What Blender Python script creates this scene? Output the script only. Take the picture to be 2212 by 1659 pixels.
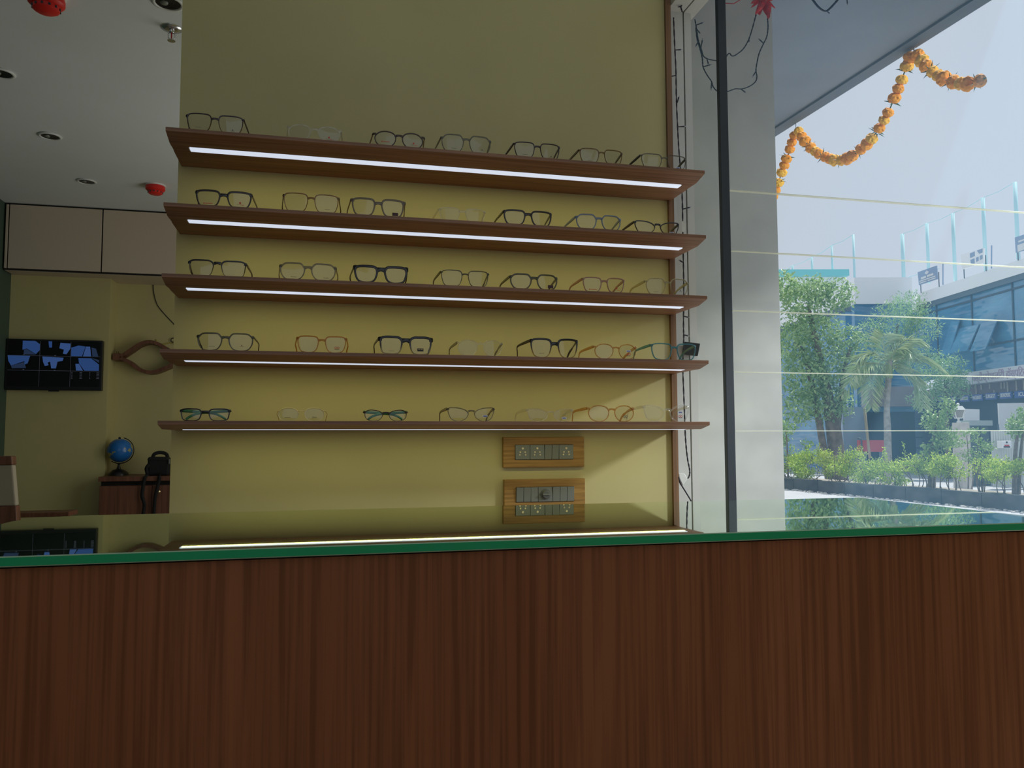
import bpy, bmesh, math, random
from mathutils import Vector, Matrix, noise
R = math.radians
rnd = random.Random(7)
C = bpy.context.scene.collection
S = bpy.context.scene
for o in list(bpy.data.objects): bpy.data.objects.remove(o)

# ---------------------------------------------------------------- camera
F, YAW, PIT, ROL, ZC = 1723.19, 0.2338386, 0.0683653, 0.00320765, 1.15
cy, sy, cp, sp = math.cos(YAW), math.sin(YAW), math.cos(PIT), math.sin(PIT)
FWD = Vector((sy*cp, cy*cp, sp)); r0 = Vector((cy, -sy, 0)); d0 = FWD.cross(r0)
c_, s_ = math.cos(ROL), math.sin(ROL)
RGT = c_*r0 + s_*d0; DWN = -s_*r0 + c_*d0
CAM = Vector((0, 0, ZC))
cd = bpy.data.cameras.new('camera'); cam = bpy.data.objects.new('camera', cd); C.objects.link(cam)
cd.sensor_width = 36; cd.lens = F*36/2212; cd.clip_start = .02; cd.clip_end = 500
m = Matrix.Identity(4)
for i in range(3):
    m[i][0] = RGT[i]; m[i][1] = -DWN[i]; m[i][2] = -FWD[i]; m[i][3] = CAM[i]
cam.matrix_world = m
S.camera = cam
# ---------------------------------------------------------------- world, sun, exposure
w = bpy.data.worlds.new('world'); S.world = w; w.use_nodes = True
bg = w.node_tree.nodes['Background']; bg.inputs[0].default_value = (.645, .715, .83, 1); bg.inputs[1].default_value = 1.0
sd = bpy.data.lights.new('sun', 'SUN'); sd.energy = 5.2; sd.angle = R(1.2); sd.color = (1, .97, .92)
sun = bpy.data.objects.new('sun', sd); C.objects.link(sun)
sun.rotation_euler = Vector((-.40, -.22, -.89)).to_track_quat('-Z', 'Y').to_euler()
# daylight falling in through the shop's side window, right of the frame
ad = bpy.data.lights.new('side_window_daylight', 'AREA'); ad.shape = 'RECTANGLE'; ad.size = .45; ad.size_y = .5; ad.energy = 165; ad.color = (.86, .94, 1)
al = bpy.data.objects.new('side_window_daylight', ad); C.objects.link(al); al.location = (4.5, .2, 2.95)
bl = bpy.data.lights.new('back_room_fill', 'AREA'); bl.shape = 'RECTANGLE'; bl.size = 1.5; bl.size_y = 1.6; bl.energy = 14; bl.color = (.97, 1, .95)  # added unseen lamp behind the shelf wall, stands in for daylight
bo = bpy.data.objects.new('back_room_fill', bl); C.objects.link(bo); bo.location = (.9, 4.0, 1.35); bo.rotation_euler = Vector((-1, 0, .12)).to_track_quat('-Z', 'Y').to_euler()
al.rotation_euler = (Vector((1.0, 2.34, 1.1)) - Vector(al.location)).to_track_quat('-Z', 'Y').to_euler()
S.view_settings.view_transform = 'Standard'; S.view_settings.look = 'None'
S.view_settings.exposure = 0; S.view_settings.gamma = 1; S.view_settings.use_curve_mapping = False
S.cycles.max_bounces = 10; S.cycles.transparent_max_bounces = 24; S.cycles.diffuse_bounces = 5
S.cycles.caustics_reflective = False; S.cycles.caustics_refractive = False; S.cycles.sample_clamp_indirect = 4

# ---------------------------------------------------------------- picture-to-place helpers
def ray(x, y): return RGT*((x-1106)/F) + DWN*((y-829.5)/F) + FWD
def atY(x, y, Y): d = ray(x, y); return CAM + d*(Y/d.y)
def atZ(x, y, Z): d = ray(x, y); return CAM + d*((Z-ZC)/d.z)
def atX(x, y, X): d = ray(x, y); return CAM + d*(X/d.x)
def atD(x, y, D): return CAM + ray(x, y)*D
def atP(x, y, P0, n):
    d = ray(x, y); return CAM + d*((P0-CAM).dot(n)/d.dot(n))

# ---------------------------------------------------------------- materials
def newmat(name):
    ma = bpy.data.materials.new(name); ma.use_nodes = True
    nt = ma.node_tree; return ma, nt, nt.nodes['Principled BSDF'], nt.nodes['Material Output']
def noise_col(nt, c1, c2, scale=(5, 5, 5), detail=4, nscale=1, coord='Object', lo=.35, hi=.65):
    tc = nt.nodes.new('ShaderNodeTexCoord'); mp = nt.nodes.new('ShaderNodeMapping'); mp.inputs['Scale'].default_value = scale
    nz = nt.nodes.new('ShaderNodeTexNoise'); nz.inputs['Scale'].default_value = nscale; nz.inputs['Detail'].default_value = detail
    cr = nt.nodes.new('ShaderNodeValToRGB'); cr.color_ramp.elements[0].position = lo; cr.color_ramp.elements[1].position = hi
    cr.color_ramp.elements[0].color = (*c1, 1); cr.color_ramp.elements[1].color = (*c2, 1)
    nt.links.new(tc.outputs[coord], mp.inputs[0]); nt.links.new(mp.outputs[0], nz.inputs['Vector']); nt.links.new(nz.outputs['Fac'], cr.inputs[0])
    return cr.outputs[0], nz.outputs['Fac']
def pm(name, c, rough=.5, metal=0, spec=.5, var=0, scale=6, bump=0, emit=None, es=1):
    ma, nt, b, o = newmat(name)
    b.inputs['Base Color'].default_value = (*c, 1); b.inputs['Roughness'].default_value = rough; b.inputs['Metallic'].default_value = metal
    b.inputs['Specular IOR Level'].default_value = spec
    if var:
        c1 = [max(0, x*(1-var)) for x in c]; c2 = [min(1, x*(1+var)) for x in c]
        col, fac = noise_col(nt, c1, c2, (scale,)*3); nt.links.new(col, b.inputs['Base Color'])
        if bump:
            bp = nt.nodes.new('ShaderNodeBump'); bp.inputs['Strength'].default_value = bump; nt.links.new(fac, bp.inputs['Height']); nt.links.new(bp.outputs[0], b.inputs['Normal'])
    if emit:
        b.inputs['Emission Color'].default_value = (*emit, 1); b.inputs['Emission Strength'].default_value = es
    return ma
def wood(name, c1, c2, scale, rough=.42, spec=.35, fine=(60, 60, 2)):
    ma, nt, b, o = newmat(name)
    col, f1 = noise_col(nt, c1, c2, scale, 3, 1, lo=.3, hi=.7)
    d1 = [x*.62 for x in c1]
    col2, f2 = noise_col(nt, (.62, .6, .58), (1.08, 1.08, 1.08), fine, 5, 1, lo=.36, hi=.6)
    mx = nt.nodes.new('ShaderNodeMix'); mx.data_type = 'RGBA'; mx.blend_type = 'MULTIPLY'; mx.inputs[0].default_value = .8
    nt.links.new(col, mx.inputs[6]); nt.links.new(col2, mx.inputs[7]); nt.links.new(mx.outputs[2], b.inputs['Base Color'])
    b.inputs['Roughness'].default_value = rough; b.inputs['Specular IOR Level'].default_value = spec
    return ma
def clear(name, tint, dif, tw=.62, dw=.2, gw=.18, rough=.06):
    """tinted see-through plastic: transparent + a little body colour + polish"""
    ma, nt, b, o = newmat(name); nt.nodes.remove(b)
    t = nt.nodes.new('ShaderNodeBsdfTransparent'); t.inputs[0].default_value = (*tint, 1)
    d = nt.nodes.new('ShaderNodeBsdfDiffuse'); d.inputs[0].default_value = (*dif, 1)
    g = nt.nodes.new('ShaderNodeBsdfGlossy'); g.inputs['Roughness'].default_value = rough
    lw = nt.nodes.new('ShaderNodeFresnel'); lw.inputs[0].default_value = 1.5
    m1 = nt.nodes.new('ShaderNodeMixShader'); m1.inputs[0].default_value = dw/(tw+dw)
    nt.links.new(t.outputs[0], m1.inputs[1]); nt.links.new(d.outputs[0], m1.inputs[2])
    m2 = nt.nodes.new('ShaderNodeMixShader'); cl_ = nt.nodes.new('ShaderNodeMath'); cl_.operation = 'MINIMUM'; cl_.inputs[1].default_value = .22; nt.links.new(lw.outputs[0], cl_.inputs[0]); nt.links.new(cl_.outputs[0], m2.inputs[0])
    nt.links.new(m1.outputs[0], m2.inputs[1]); nt.links.new(g.outputs[0], m2.inputs[2]); nt.links.new(m2.outputs[0], o.inputs[0])
    return ma
def two_tone(name, top, bot, z0, z1, cleartint=None):
    """plastic whose own colour runs from top to bottom of the frame"""
    ma, nt, b, o = newmat(name)
    tc = nt.nodes.new('ShaderNodeTexCoord'); sx = nt.nodes.new('ShaderNodeSeparateXYZ'); mr = nt.nodes.new('ShaderNodeMapRange')
    mr.inputs[1].default_value = z0; mr.inputs[2].default_value = z1
    nt.links.new(tc.outputs['Object'], sx.inputs[0]); nt.links.new(sx.outputs[2], mr.inputs[0])
    cr = nt.nodes.new('ShaderNodeMix'); cr.data_type = 'RGBA'; cr.inputs[6].default_value = (*bot, 1); cr.inputs[7].default_value = (*top, 1)
    nt.links.new(mr.outputs[0], cr.inputs[0]); nt.links.new(cr.outputs[2], b.inputs['Base Color']); b.inputs['Roughness'].default_value = .25
    t = nt.nodes.new('ShaderNodeBsdfTransparent'); t.inputs[0].default_value = (*(cleartint or (.9, .85, .7)), 1)
    mx = nt.nodes.new('ShaderNodeMixShader'); ma2 = nt.nodes.new('ShaderNodeMapRange'); ma2.inputs[3].default_value = .45; ma2.inputs[4].default_value = 1
    nt.links.new(mr.outputs[0], ma2.inputs[0]); nt.links.new(ma2.outputs[0], mx.inputs[0]); nt.links.new(t.outputs[0], mx.inputs[1]); nt.links.new(b.outputs[0], mx.inputs[2])
    nt.links.new(mx.outputs[0], o.inputs[0]); return ma
def leafmat(name, c1, c2, trans=.35):
    ma, nt, b, o = newmat(name)
    gi = nt.nodes.new('ShaderNodeNewGeometry'); cr = nt.nodes.new('ShaderNodeValToRGB')
    cr.color_ramp.elements[0].color = (*c1, 1); cr.color_ramp.elements[1].color = (*c2, 1)
    nt.links.new(gi.outputs['Random Per Island'], cr.inputs[0]); nt.links.new(cr.outputs[0], b.inputs['Base Color'])
    b.inputs['Roughness'].default_value = .42; b.inputs['Specular IOR Level'].default_value = .5
    tl = nt.nodes.new('ShaderNodeBsdfTranslucent'); nt.links.new(cr.outputs[0], tl.inputs[0])
    mx = nt.nodes.new('ShaderNodeMixShader'); mx.inputs[0].default_value = trans
    nt.links.new(b.outputs[0], mx.inputs[1]); nt.links.new(tl.outputs[0], mx.inputs[2]); nt.links.new(mx.outputs[0], o.inputs[0]); return ma

M = {}
M['wall'] = pm('cream_paint', (.54, .475, .222), .6, 0, .3, .03, 3)
M['ceil'] = pm('ceiling_paint', (.79, .82, .82), .8, 0, .2, .02, 2)
M['green'] = pm('dark_green_paint', (.06, .10, .07), .6)
M['floor'] = pm('floor_tile', (.42, .37, .30), .3, 0, .5, .1, 2)
M['veneer'] = wood('brown_wood_veneer', (.225, .074, .026), (.30, .104, .040), (9, 9, .25), .5, .15, (170, 170, 3))
M['shelfwood'] = wood('shelf_wood', (.25, .125, .068), (.37, .195, .115), (.6, 9, 9), .45, .3, (3, 130, 130))
M['trimwood'] = wood('trim_wood', (.22, .12, .065), (.30, .17, .09), (9, 9, .5), .5, .3)
M['cabwood'] = wood('cabinet_wood', (.15, .062, .036), (.21, .09, .05), (8, 8, .4), .45, .3)
M['plate'] = wood('light_oak_plate', (.36, .195, .05), (.43, .245, .07), (2, 20, 20), .45, .3, (6, 120, 120))
M['laminate'] = pm('beige_laminate', (.60, .49, .38), .5, 0, .3)
M['gap'] = pm('dark_gap', (.01, .008, .008), .9)
M['black'] = pm('black_plastic', (.006, .006, .007), .35)
M['fabricblack'] = pm('black_fabric', (.006, .006, .007), .8)
M['darkgrey'] = pm('dark_grey_sealant', (.03, .04, .05), .45)
M['grey'] = pm('grey_switch_plastic', (.19, .20, .17), .4)
M['greydark'] = pm('grey_knob_plastic', (.13, .135, .12), .3)
M['brass'] = pm('brass', (.75, .62, .35), .3, 1)
M['white'] = pm('white_powder_coat', (.62, .62, .57), .5)
M['plaster'] = pm('beige_plaster', (.80, .74, .66), .85, 0, .2, .07, 5, .12)
M['soffit'] = pm('grey_render', (.24, .275, .33), .85, 0, .2, .06, 3, .1)
M['soffitlip'] = pm('grey_edge_render', (.13, .16, .20), .8)
M['wire'] = pm('dark_purple_wire', (.02, .017, .03), .5)
M['bulb'] = clear('clear_bulb', (.9, .9, .95), (.7, .7, .75), .5, .3)
M['red'] = pm('red_plastic', (.75, .02, .015), .4)
M['redfoil'] = pm('red_foil', (.75, .035, .03), .35, 0, .5, .35, 60)
M['chrome'] = pm('chrome', (.7, .7, .72), .25, 1)
M['whiteplastic'] = pm('white_plastic', (.75, .75, .72), .4)
M['tape'] = clear('clear_tape', (.95, .95, .95), (.85, .85, .8), .4, .5)
M['led'] = pm('led_diffuser', (.8, .8, .8), .5, emit=(.60, .68, .82), es=.95)
M['screen'] = pm('screen_black', (.002, .002, .003), .2)
M['scr1'] = pm('screen_blue', (.0, .0, .0), .3, emit=(.022, .058, .18), es=.8)
M['scr2'] = pm('screen_light_blue', (.0, .0, .0), .3, emit=(.035, .078, .22), es=.8)
M['scr3'] = pm('screen_dark_blue', (.0, .0, .0), .3, emit=(.012, .022, .05), es=1.0)
M['scr4'] = pm('screen_grid', (.0, .0, .0), .3, emit=(.04, .045, .06), es=1.0)
M['cushion'] = pm('beige_cushion', (.40, .34, .25), .8)
# counter glass: green float glass, strong mirror at grazing view
def counter_glass(name, base, ior, rough=.015, plus=0):
    ma, nt, b, o = newmat(name); nt.nodes.remove(b)
    d = nt.nodes.new('ShaderNodeBsdfDiffuse'); d.inputs[0].default_value = (*base, 1)
    g = nt.nodes.new('ShaderNodeBsdfGlossy'); g.inputs['Roughness'].default_value = rough; g.inputs[0].default_value = (.92, 1, .92, 1)
    fr = nt.nodes.new('ShaderNodeFresnel'); fr.inputs[0].default_value = ior
    ad2 = nt.nodes.new('ShaderNodeMath'); ad2.inputs[1].default_value = plus; ad2.use_clamp = True; nt.links.new(fr.outputs[0], ad2.inputs[0])
    mx = nt.nodes.new('ShaderNodeMixShader'); nt.links.new(ad2.outputs[0], mx.inputs[0]); nt.links.new(d.outputs[0], mx.inputs[1]); nt.links.new(g.outputs[0], mx.inputs[2])
    nt.links.new(mx.outputs[0], o.inputs[0]); return ma
M['ctop'] = counter_glass('green_glass_top', (.06, .10, .06), 1.52, plus=.34)
M['cedge'] = counter_glass('green_glass_edge', (.02, .33, .135), 1.5, .1)
M['cedge2'] = pm('glass_arris', (.35, .5, .32), .3)
# window glass with bluish glare haze put into its colour; thin, dusty
def dust_and_haze():
    ma, nt, b, o = newmat('haze_dust_glass'); nt.nodes.remove(b)
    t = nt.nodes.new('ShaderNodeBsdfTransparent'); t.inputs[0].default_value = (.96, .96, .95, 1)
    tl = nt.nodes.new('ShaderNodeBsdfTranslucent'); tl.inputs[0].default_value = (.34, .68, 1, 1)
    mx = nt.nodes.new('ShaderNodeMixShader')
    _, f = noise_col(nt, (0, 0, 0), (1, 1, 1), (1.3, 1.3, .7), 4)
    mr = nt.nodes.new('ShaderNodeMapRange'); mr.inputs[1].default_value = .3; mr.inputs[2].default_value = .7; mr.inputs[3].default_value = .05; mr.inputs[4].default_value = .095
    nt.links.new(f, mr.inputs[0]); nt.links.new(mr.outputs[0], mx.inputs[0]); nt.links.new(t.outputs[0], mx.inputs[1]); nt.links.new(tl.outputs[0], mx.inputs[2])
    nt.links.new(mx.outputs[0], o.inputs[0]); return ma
M['pane'] = dust_and_haze()
def frostmat():
    ma, nt, b, o = newmat('frosted_line'); b.inputs['Base Color'].default_value = (.92, .93, .8, 1)
    t = nt.nodes.new('ShaderNodeBsdfTransparent'); t.inputs[0].default_value = (1, 1, .9, 1); mx = nt.nodes.new('ShaderNodeMixShader'); mx.inputs[0].default_value = .5
    nt.links.new(b.outputs[0], mx.inputs[1]); nt.links.new(t.outputs[0], mx.inputs[2]); nt.links.new(mx.outputs[0], o.inputs[0]); return ma
M['frost'] = frostmat()
def lensmat():
    ma, nt, b, o = newmat('demo_lens'); nt.nodes.remove(b)
    t = nt.nodes.new('ShaderNodeBsdfTransparent'); t.inputs[0].default_value = (.955, .96, .965, 1)
    g = nt.nodes.new('ShaderNodeBsdfGlossy'); g.inputs['Roughness'].default_value = .03; g.inputs[0].default_value = (.85, .9, 1, 1)
    mx = nt.nodes.new('ShaderNodeMixShader'); mx.inputs[0].default_value = .02
    nt.links.new(t.outputs[0], mx.inputs[1]); nt.links.new(g.outputs[0], mx.inputs[2]); nt.links.new(mx.outputs[0], o.inputs[0]); return ma
M['lens'] = lensmat()

# ---------------------------------------------------------------- mesh helpers
def link(name, me, m=None, parent=None):
    o = bpy.data.objects.new(name, me); C.objects.link(o)
    if m is not None:
        for x in (m if isinstance(m, (list, tuple)) else [m]): me.materials.append(x)
    if parent: o.parent = parent
    return o
def mesh(name, V, Fc, m=None, parent=None, smooth=False, mi=None):
    me = bpy.data.meshes.new(name); me.from_pydata([tuple(v) for v in V], [], Fc); me.update()
    if smooth: me.polygons.foreach_set('use_smooth', [True]*len(Fc))
    o = link(name, me, m, parent)
    if mi: me.polygons.foreach_set('material_index', mi)
    return o
class MB:
    def __init__(s): s.V = []; s.F = []; s.I = []; s.mi = 0
    def add(s, V, Fc):
        k = len(s.V); s.V += [tuple(v) for v in V]; s.F += [tuple(i+k for i in f) for f in Fc]; s.I += [s.mi]*len(Fc)
    def hexa(s, P):   # 8 points: bottom ring 0-3, top ring 4-7
        s.add(P, [(3, 2, 1, 0), (4, 5, 6, 7), (0, 1, 5, 4), (1, 2, 6, 5), (2, 3, 7, 6), (3, 0, 4, 7)])
    def box(s, a, b):
        x0, y0, z0 = a; x1, y1, z1 = b
        s.hexa([(x0, y0, z0), (x1, y0, z0), (x1, y1, z0), (x0, y1, z0), (x0, y0, z1), (x1, y0, z1), (x1, y1, z1), (x0, y1, z1)])
    def slab(s, A, B, t, z0, z1):   # vertical slab from A to B (xy), thickness t to the left of A->B
        A = Vector((A[0], A[1], 0)); B = Vector((B[0], B[1], 0)); n = Vector((-(B-A).y, (B-A).x, 0)).normalized()*t
        P = [A, B, B+n, A+n]; s.hexa([(p.x, p.y, z0) for p in P]+[(p.x, p.y, z1) for p in P])
    def sweep(s, pts, rad, n=8, up=None, cap=True, flat=None):
        """tube along pts; rad float/list or (across, along-up) pairs"""
        pts = [Vector(p) for p in pts]; N = len(pts); k = len(s.V); fr = None
        for i, p in enumerate(pts):
            t = (pts[min(i+1, N-1)]-pts[max(i-1, 0)]).normalized()
            u0 = Vector(up) if up is not None else (fr if fr is not None else (Vector((0, 0, 1)) if abs(t.z) < .9 else Vector((1, 0, 0))))
            a = t.cross(u0)
            if a.length < 1e-6: a = t.cross(Vector((1, .3, .2)))
            a.normalize(); b = a.cross(t).normalized(); fr = b
            r = rad[i] if isinstance(rad, list) else rad
            ra, rb = r if isinstance(r, tuple) else (r, r)
            for j in range(n):
                an = 2*math.pi*(j+.5)/n
                s.V.append(tuple(p + a*ra*math.cos(an) + b*rb*math.sin(an)))
        for i in range(N-1):
            for j in range(n):
                q = k+i*n; s.F.append((q+j, q+(j+1) % n, q+n+(j+1) % n, q+n+j)); s.I.append(s.mi)
        if cap:
            s.F.append(tuple(k+j for j in range(n))[::-1]); s.I.append(s.mi); s.F.append(tuple(k+(N-1)*n+j for j in range(n))); s.I.append(s.mi)
    def lathe(s, prof, c, n=24, axis='z', M4=None):
        k = len(s.V); c = Vector(c)
        for r, h in prof:
            for j in range(n):
                a = 2*math.pi*j/n; v = Vector((r*math.cos(a), r*math.sin(a), h))
                if M4 is not None: v = M4 @ v
                s.V.append(tuple(v+c))
        for i in range(len(prof)-1):
            for j in range(n):
                q = k+i*n; s.F.append((q+j, q+(j+1) % n, q+n+(j+1) % n, q+n+j)); s.I.append(s.mi)
    def ball(s, c, r, n=10):
        prof = [(max(r*math.sin(math.pi*i/n), 1e-5), -r*math.cos(math.pi*i/n)) for i in range(n+1)]; s.lathe(prof, c, n+2)
    def build(s, name, m, parent=None, smooth=False, bevel=0, auto=None):
        me = bpy.data.meshes.new(name); me.from_pydata(s.V, [], s.F); me.update()
        bm = bmesh.new(); bm.from_mesh(me); bmesh.ops.recalc_face_normals(bm, faces=bm.faces); bm.to_mesh(me); bm.free()
        o = link(name, me, m, parent)
        if any(s.I): me.polygons.foreach_set('material_index', s.I)
        if smooth or auto: me.polygons.foreach_set('use_smooth', [True]*len(me.polygons))
        if bevel:
            b = o.modifiers.new('bevel', 'BEVEL'); b.width = bevel; b.segments = 2; b.limit_method = 'ANGLE'
        if auto: me.set_sharp_from_angle(angle=R(auto))
        return o
def tag(o, label=None, cat=None, group=None, kind=None):
    if label: o['label'] = label
    if cat: o['category'] = cat
    if group: o['group'] = group
    if kind: o['kind'] = kind
    return o
def empty(name, loc, label, cat, group=None, rz=0):
    o = bpy.data.objects.new(name, None); C.objects.link(o); o.location = loc; o.rotation_euler = (0, 0, rz); o.empty_display_size = .02
    return tag(o, label, cat, group)
def struct(o): o['kind'] = 'structure'; return o
def boxo(name, a, b, m, parent=None, bevel=0):
    x = MB(); x.box([min(p, q) for p, q in zip(a, b)], [max(p, q) for p, q in zip(a, b)]); return x.build(name, m, parent, bevel=bevel)
def text_obj(name, s, size, m, parent, mat4, ext=.001, align='CENTER'):
    cu = bpy.data.curves.new(name, 'FONT'); cu.body = s; cu.size = size; cu.extrude = ext; cu.align_x = align; cu.align_y = 'CENTER'; cu.resolution_u = 3
    t = bpy.data.objects.new(name+'_curve', cu); C.objects.link(t)
    bpy.context.view_layer.update()
    dg = bpy.context.evaluated_depsgraph_get(); me = bpy.data.meshes.new_from_object(t.evaluated_get(dg))
    bpy.data.objects.remove(t); bpy.data.curves.remove(cu)
    me.materials.clear(); o = link(name, me, m, parent); o.matrix_local = mat4; return o
def smooth_path(P, k=6):
    P = [Vector(p) for p in P]; out = []
    for i in range(len(P)-1):
        a = P[max(i-1, 0)]; b = P[i]; c = P[i+1]; d = P[min(i+2, len(P)-1)]
        for j in range(k):
            t = j/k; out.append(.5*((2*b)+(c-a)*t+(2*a-5*b+4*c-d)*t*t+(3*b-a-3*c+d)*t**3))
    out.append(P[-1]); return out
def copy_tree(o, parent=None):
    c = o.copy(); C.objects.link(c)
    if parent: c.parent = parent
    for ch in list(o.children): copy_tree(ch, c)
    return c

# ================================================================ the room
XW = -.400                    # left edge of the shelf wall
XT = 1.092                    # right edge of the shelf wall
YW = 2.34
CEIL = ZC + 1.50
YC = atZ(190, 447, CEIL).y    # front of the overhead cabinets
YA = YC + .16; XL = atY(16, 800, YA).x; YB = YC + .33
struct(boxo('floor', (XL-.1, -2.6, -.05), (2.7, YW+.2, 0), M['floor']))
struct(boxo('floor_back', (XL-.1, YW+.2, -.05), (1.1, YB+.1, 0), M['floor']))
struct(boxo('ceiling', (XL-.1, -2.6, CEIL), (XW, YB+.1, CEIL+.12), M['ceil']))
struct(boxo('ceiling_back', (XW, YW+.12, CEIL), (1.1, YB+.1, CEIL+.12), M['ceil']))
CF = 4.0
struct(boxo('ceiling_front', (XW, -2.6, CF), (2.75, YW+.2, CF+.12), M['ceil']))
struct(boxo('wall_drop', (XW, -2.6, CEIL), (XW+.12, YW, CF), M['ceil']))
struct(boxo('wall_center', (XW, YW, 0), (XT-.018, YW+.12, CF), M['wall']))
struct(boxo('wall_passage', (1.0, YW+.12, 0), (1.1, YB, CEIL), M['wall']))
struct(boxo('wall_left', (XL-.1, -2.6, 0), (XL, YB, CEIL), M['green']))
struct(boxo('wall_back', (XL-.1, YB, 0), (1.1, YB+.1, CEIL), M['wall']))
xs = atY(236, 700, YA).x
struct(boxo('wall_panel', (XL, YA, 0), (xs, YB, CEIL), M['wall']))
struct(boxo('wall_rear', (XL-.1, -2.7, 0), (2.75, -2.6, 1.0), M['wall']))

struct(boxo('wall_right', (2.70, -2.6, 0), (2.75, .75, CF), M['wall']))
struct(boxo('wall_right_light_block', (2.70, .75, 2.12), (2.75, 2.42, 3.1), M['wall']))  # unseen header band, added to keep the side light off the upper wall
struct(boxo('trim_1', (XT-.018, YW-.011, 0), (XT, YW+.12, CF), M['trimwood']))
# grooved white post beside the shelf wall and its rail under the ceiling, running towards the counter
YP = 2.36
xa, xg0, xg1, xb = XT+.001, atY(1488, 700, YP).x-.002, atY(1488, 700, YP).x+.003, atY(1505, 700, YP).x
zt = atY(1458, 25, YP).z
p = MB(); p.box((xa, YP, 0), (xg0, YP+.05, zt)); p.box((xg1, YP, 0), (xb, YP+.05, zt)); p.mi = 1; p.box((xg0, YP+.018, 0), (xg1, YP+.05, zt))
struct(p.build('trim_2', [M['white'], M['darkgrey']]))
p = MB(); p.box((xa, .2, zt), (xg0, YP+.05, zt+.06)); p.box((xg1, .2, zt), (xb+.02, YP+.05, zt+.06)); p.mi = 1; p.box((xg0, .2, zt+.018), (xg1, YP+.05, zt+.06))
struct(p.build('trim_3', [M['white'], M['darkgrey']]))
# depth of the shop window glass
YG = 2.44

# ---------------------------------------------------------------- shop window
win = bpy.data.objects.new('window_1', None); C.objects.link(win); win['kind'] = 'structure'
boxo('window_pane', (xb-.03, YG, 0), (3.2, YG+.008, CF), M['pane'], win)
mx0, mx1 = atY(1564.5, 700, YG-.02).x, atY(1582.5, 700, YG-.02).x
p = MB(); p.box((mx0, YG-.022, 0), (mx1, YG-.002, CF)); p.build('mullion', M['darkgrey'], win, bevel=.002)
boxo('mullion_highlight', (mx1, YG-.012, 0), (mx1+.0025, YG-.003, CF), M['white'], win)  # white strip puts the highlight along the mullion's right edge into colour
for i, py in enumerate((415, 544.5, 672.5, 804.3, 931)):
    z = atY(1600, py, YG).z
    boxo('frosted_line', (mx1+.004, YG-.016, z-.0012), (3.2, YG-.0005, z+.0012), M['frost'], win)

# ---------------------------------------------------------------- pier and canopy outside
YO = 2.72
xp = atY(1685, 700, YO).x
struct(boxo('wall_pier', (XT+.03, YO, -.4), (xp, YO+.35, 3.4), M['plaster']))
ZS = ZC + 1.73
E0 = atZ(1673.5, 296, ZS); E1 = atZ(2149, -4, ZS)
ed = (E1-E0).normalized()
Ef = E0 - ed*3.0; En = E1 + ed*.35
perp = Vector((-ed.y, ed.x, 0)); perp = perp if perp.x < 0 else -perp
p = MB()
def prism(mb, poly, z0, z1):
    n = len(poly); mb.add([(q[0], q[1], z0) for q in poly]+[(q[0], q[1], z1) for q in poly], [tuple(range(n))[::-1], tuple(range(n, 2*n))]+[(i, (i+1) % n, n+(i+1) % n, n+i) for i in range(n)])
I0, I1 = Ef+perp*.07, En+perp*.07
prism(p, [I0, I1, I1+perp*3, I0+perp*3], ZS+.012, ZS+.2)
struct(p.build('ceiling_canopy', M['soffit']))
p = MB(); prism(p, [Ef, En, I1, I0], ZS, ZS+.2); struct(p.build('trim_4', M['soffitlip']))

# ================================================================ ceiling fittings
def downlight(px, py, label):
    c = atZ(px, py, CEIL); e = empty('downlight', c, label, 'ceiling light', 'recessed ceiling downlights')
    p = MB(); p.lathe([(.040, 0), (.052, -.001), (.054, -.004), (.046, -.008), (.041, -.006), (.040, 0)], (0, 0, 0), 32); p.build('trim_ring', M['whiteplastic'], e, smooth=True)
    p = MB(); p.lathe([(.0405, -.004), (.036, -.0045), (.030, -.0035), (.001, -.003)], (0, 0, 0), 32); p.build('reflector', M['black'], e, smooth=True)
    p = MB(); p.lathe([(.014, -.0035), (.013, -.008), (.001, -.009)], (-.012, -.004, 0), 16); p.build('lamp_lens', M['grey'], e, smooth=True)
downlight(363, 5, 'round black recessed downlight at the top beside the shelf wall')
downlight(2, 157, 'round black recessed downlight cut by the left edge of the picture')
downlight(108, 293, 'round black recessed downlight halfway along the ceiling')
downlight(187, 391, 'small round black recessed downlight nearest the overhead cabinets')
def detector(px, py, label, s=1.0):
    c = atZ(px, py, CEIL); e = empty('smoke_detector', c, label, 'smoke detector', 'red smoke detectors')
    p = MB(); p.lathe([(.056*s, 0), (.056*s, -.006), (.050*s, -.009), (.0, -.009)], (0, 0, 0), 28); p.build('base_plate', M['whiteplastic'], e, smooth=True, auto=40)
    p = MB(); p.lathe([(.052*s, -.008), (.054*s, -.014), (.054*s, -.028), (.046*s, -.036), (.040*s, -.038), (.039*s, -.05), (.030*s, -.056), (.0, -.058)], (0, 0, 0), 28); p.build('cover', M['red'], e, smooth=True, auto=40)
    p = MB()
    for k in range(12):
        a = k*math.pi/6; p.box((.0395*s*math.cos(a)-.003, .0395*s*math.sin(a)-.003, -.048), (.0395*s*math.cos(a)+.003, .0395*s*math.sin(a)+.003, -.041))
    p.build('vent_slots', M['darkgrey'], e)
detector(336, 400, 'red smoke detector on the ceiling near the overhead cabinets')
detector(101, -9, 'red smoke detector cut off by the top edge of the picture', 1.05)
c = atZ(371, 61, CEIL)
e = empty('sprinkler', c, 'small chrome fire sprinkler head with red bulb on the ceiling', 'sprinkler')
p = MB(); p.lathe([(.036, 0), (.036, -.003), (.02, -.007), (.012, -.008), (.0, -.008)], (0, 0, 0), 24); p.build('escutcheon', M['chrome'], e, smooth=True)
p = MB(); p.lathe([(.009, -.008), (.009, -.016), (.006, -.018)], (0, 0, 0), 12)
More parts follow.
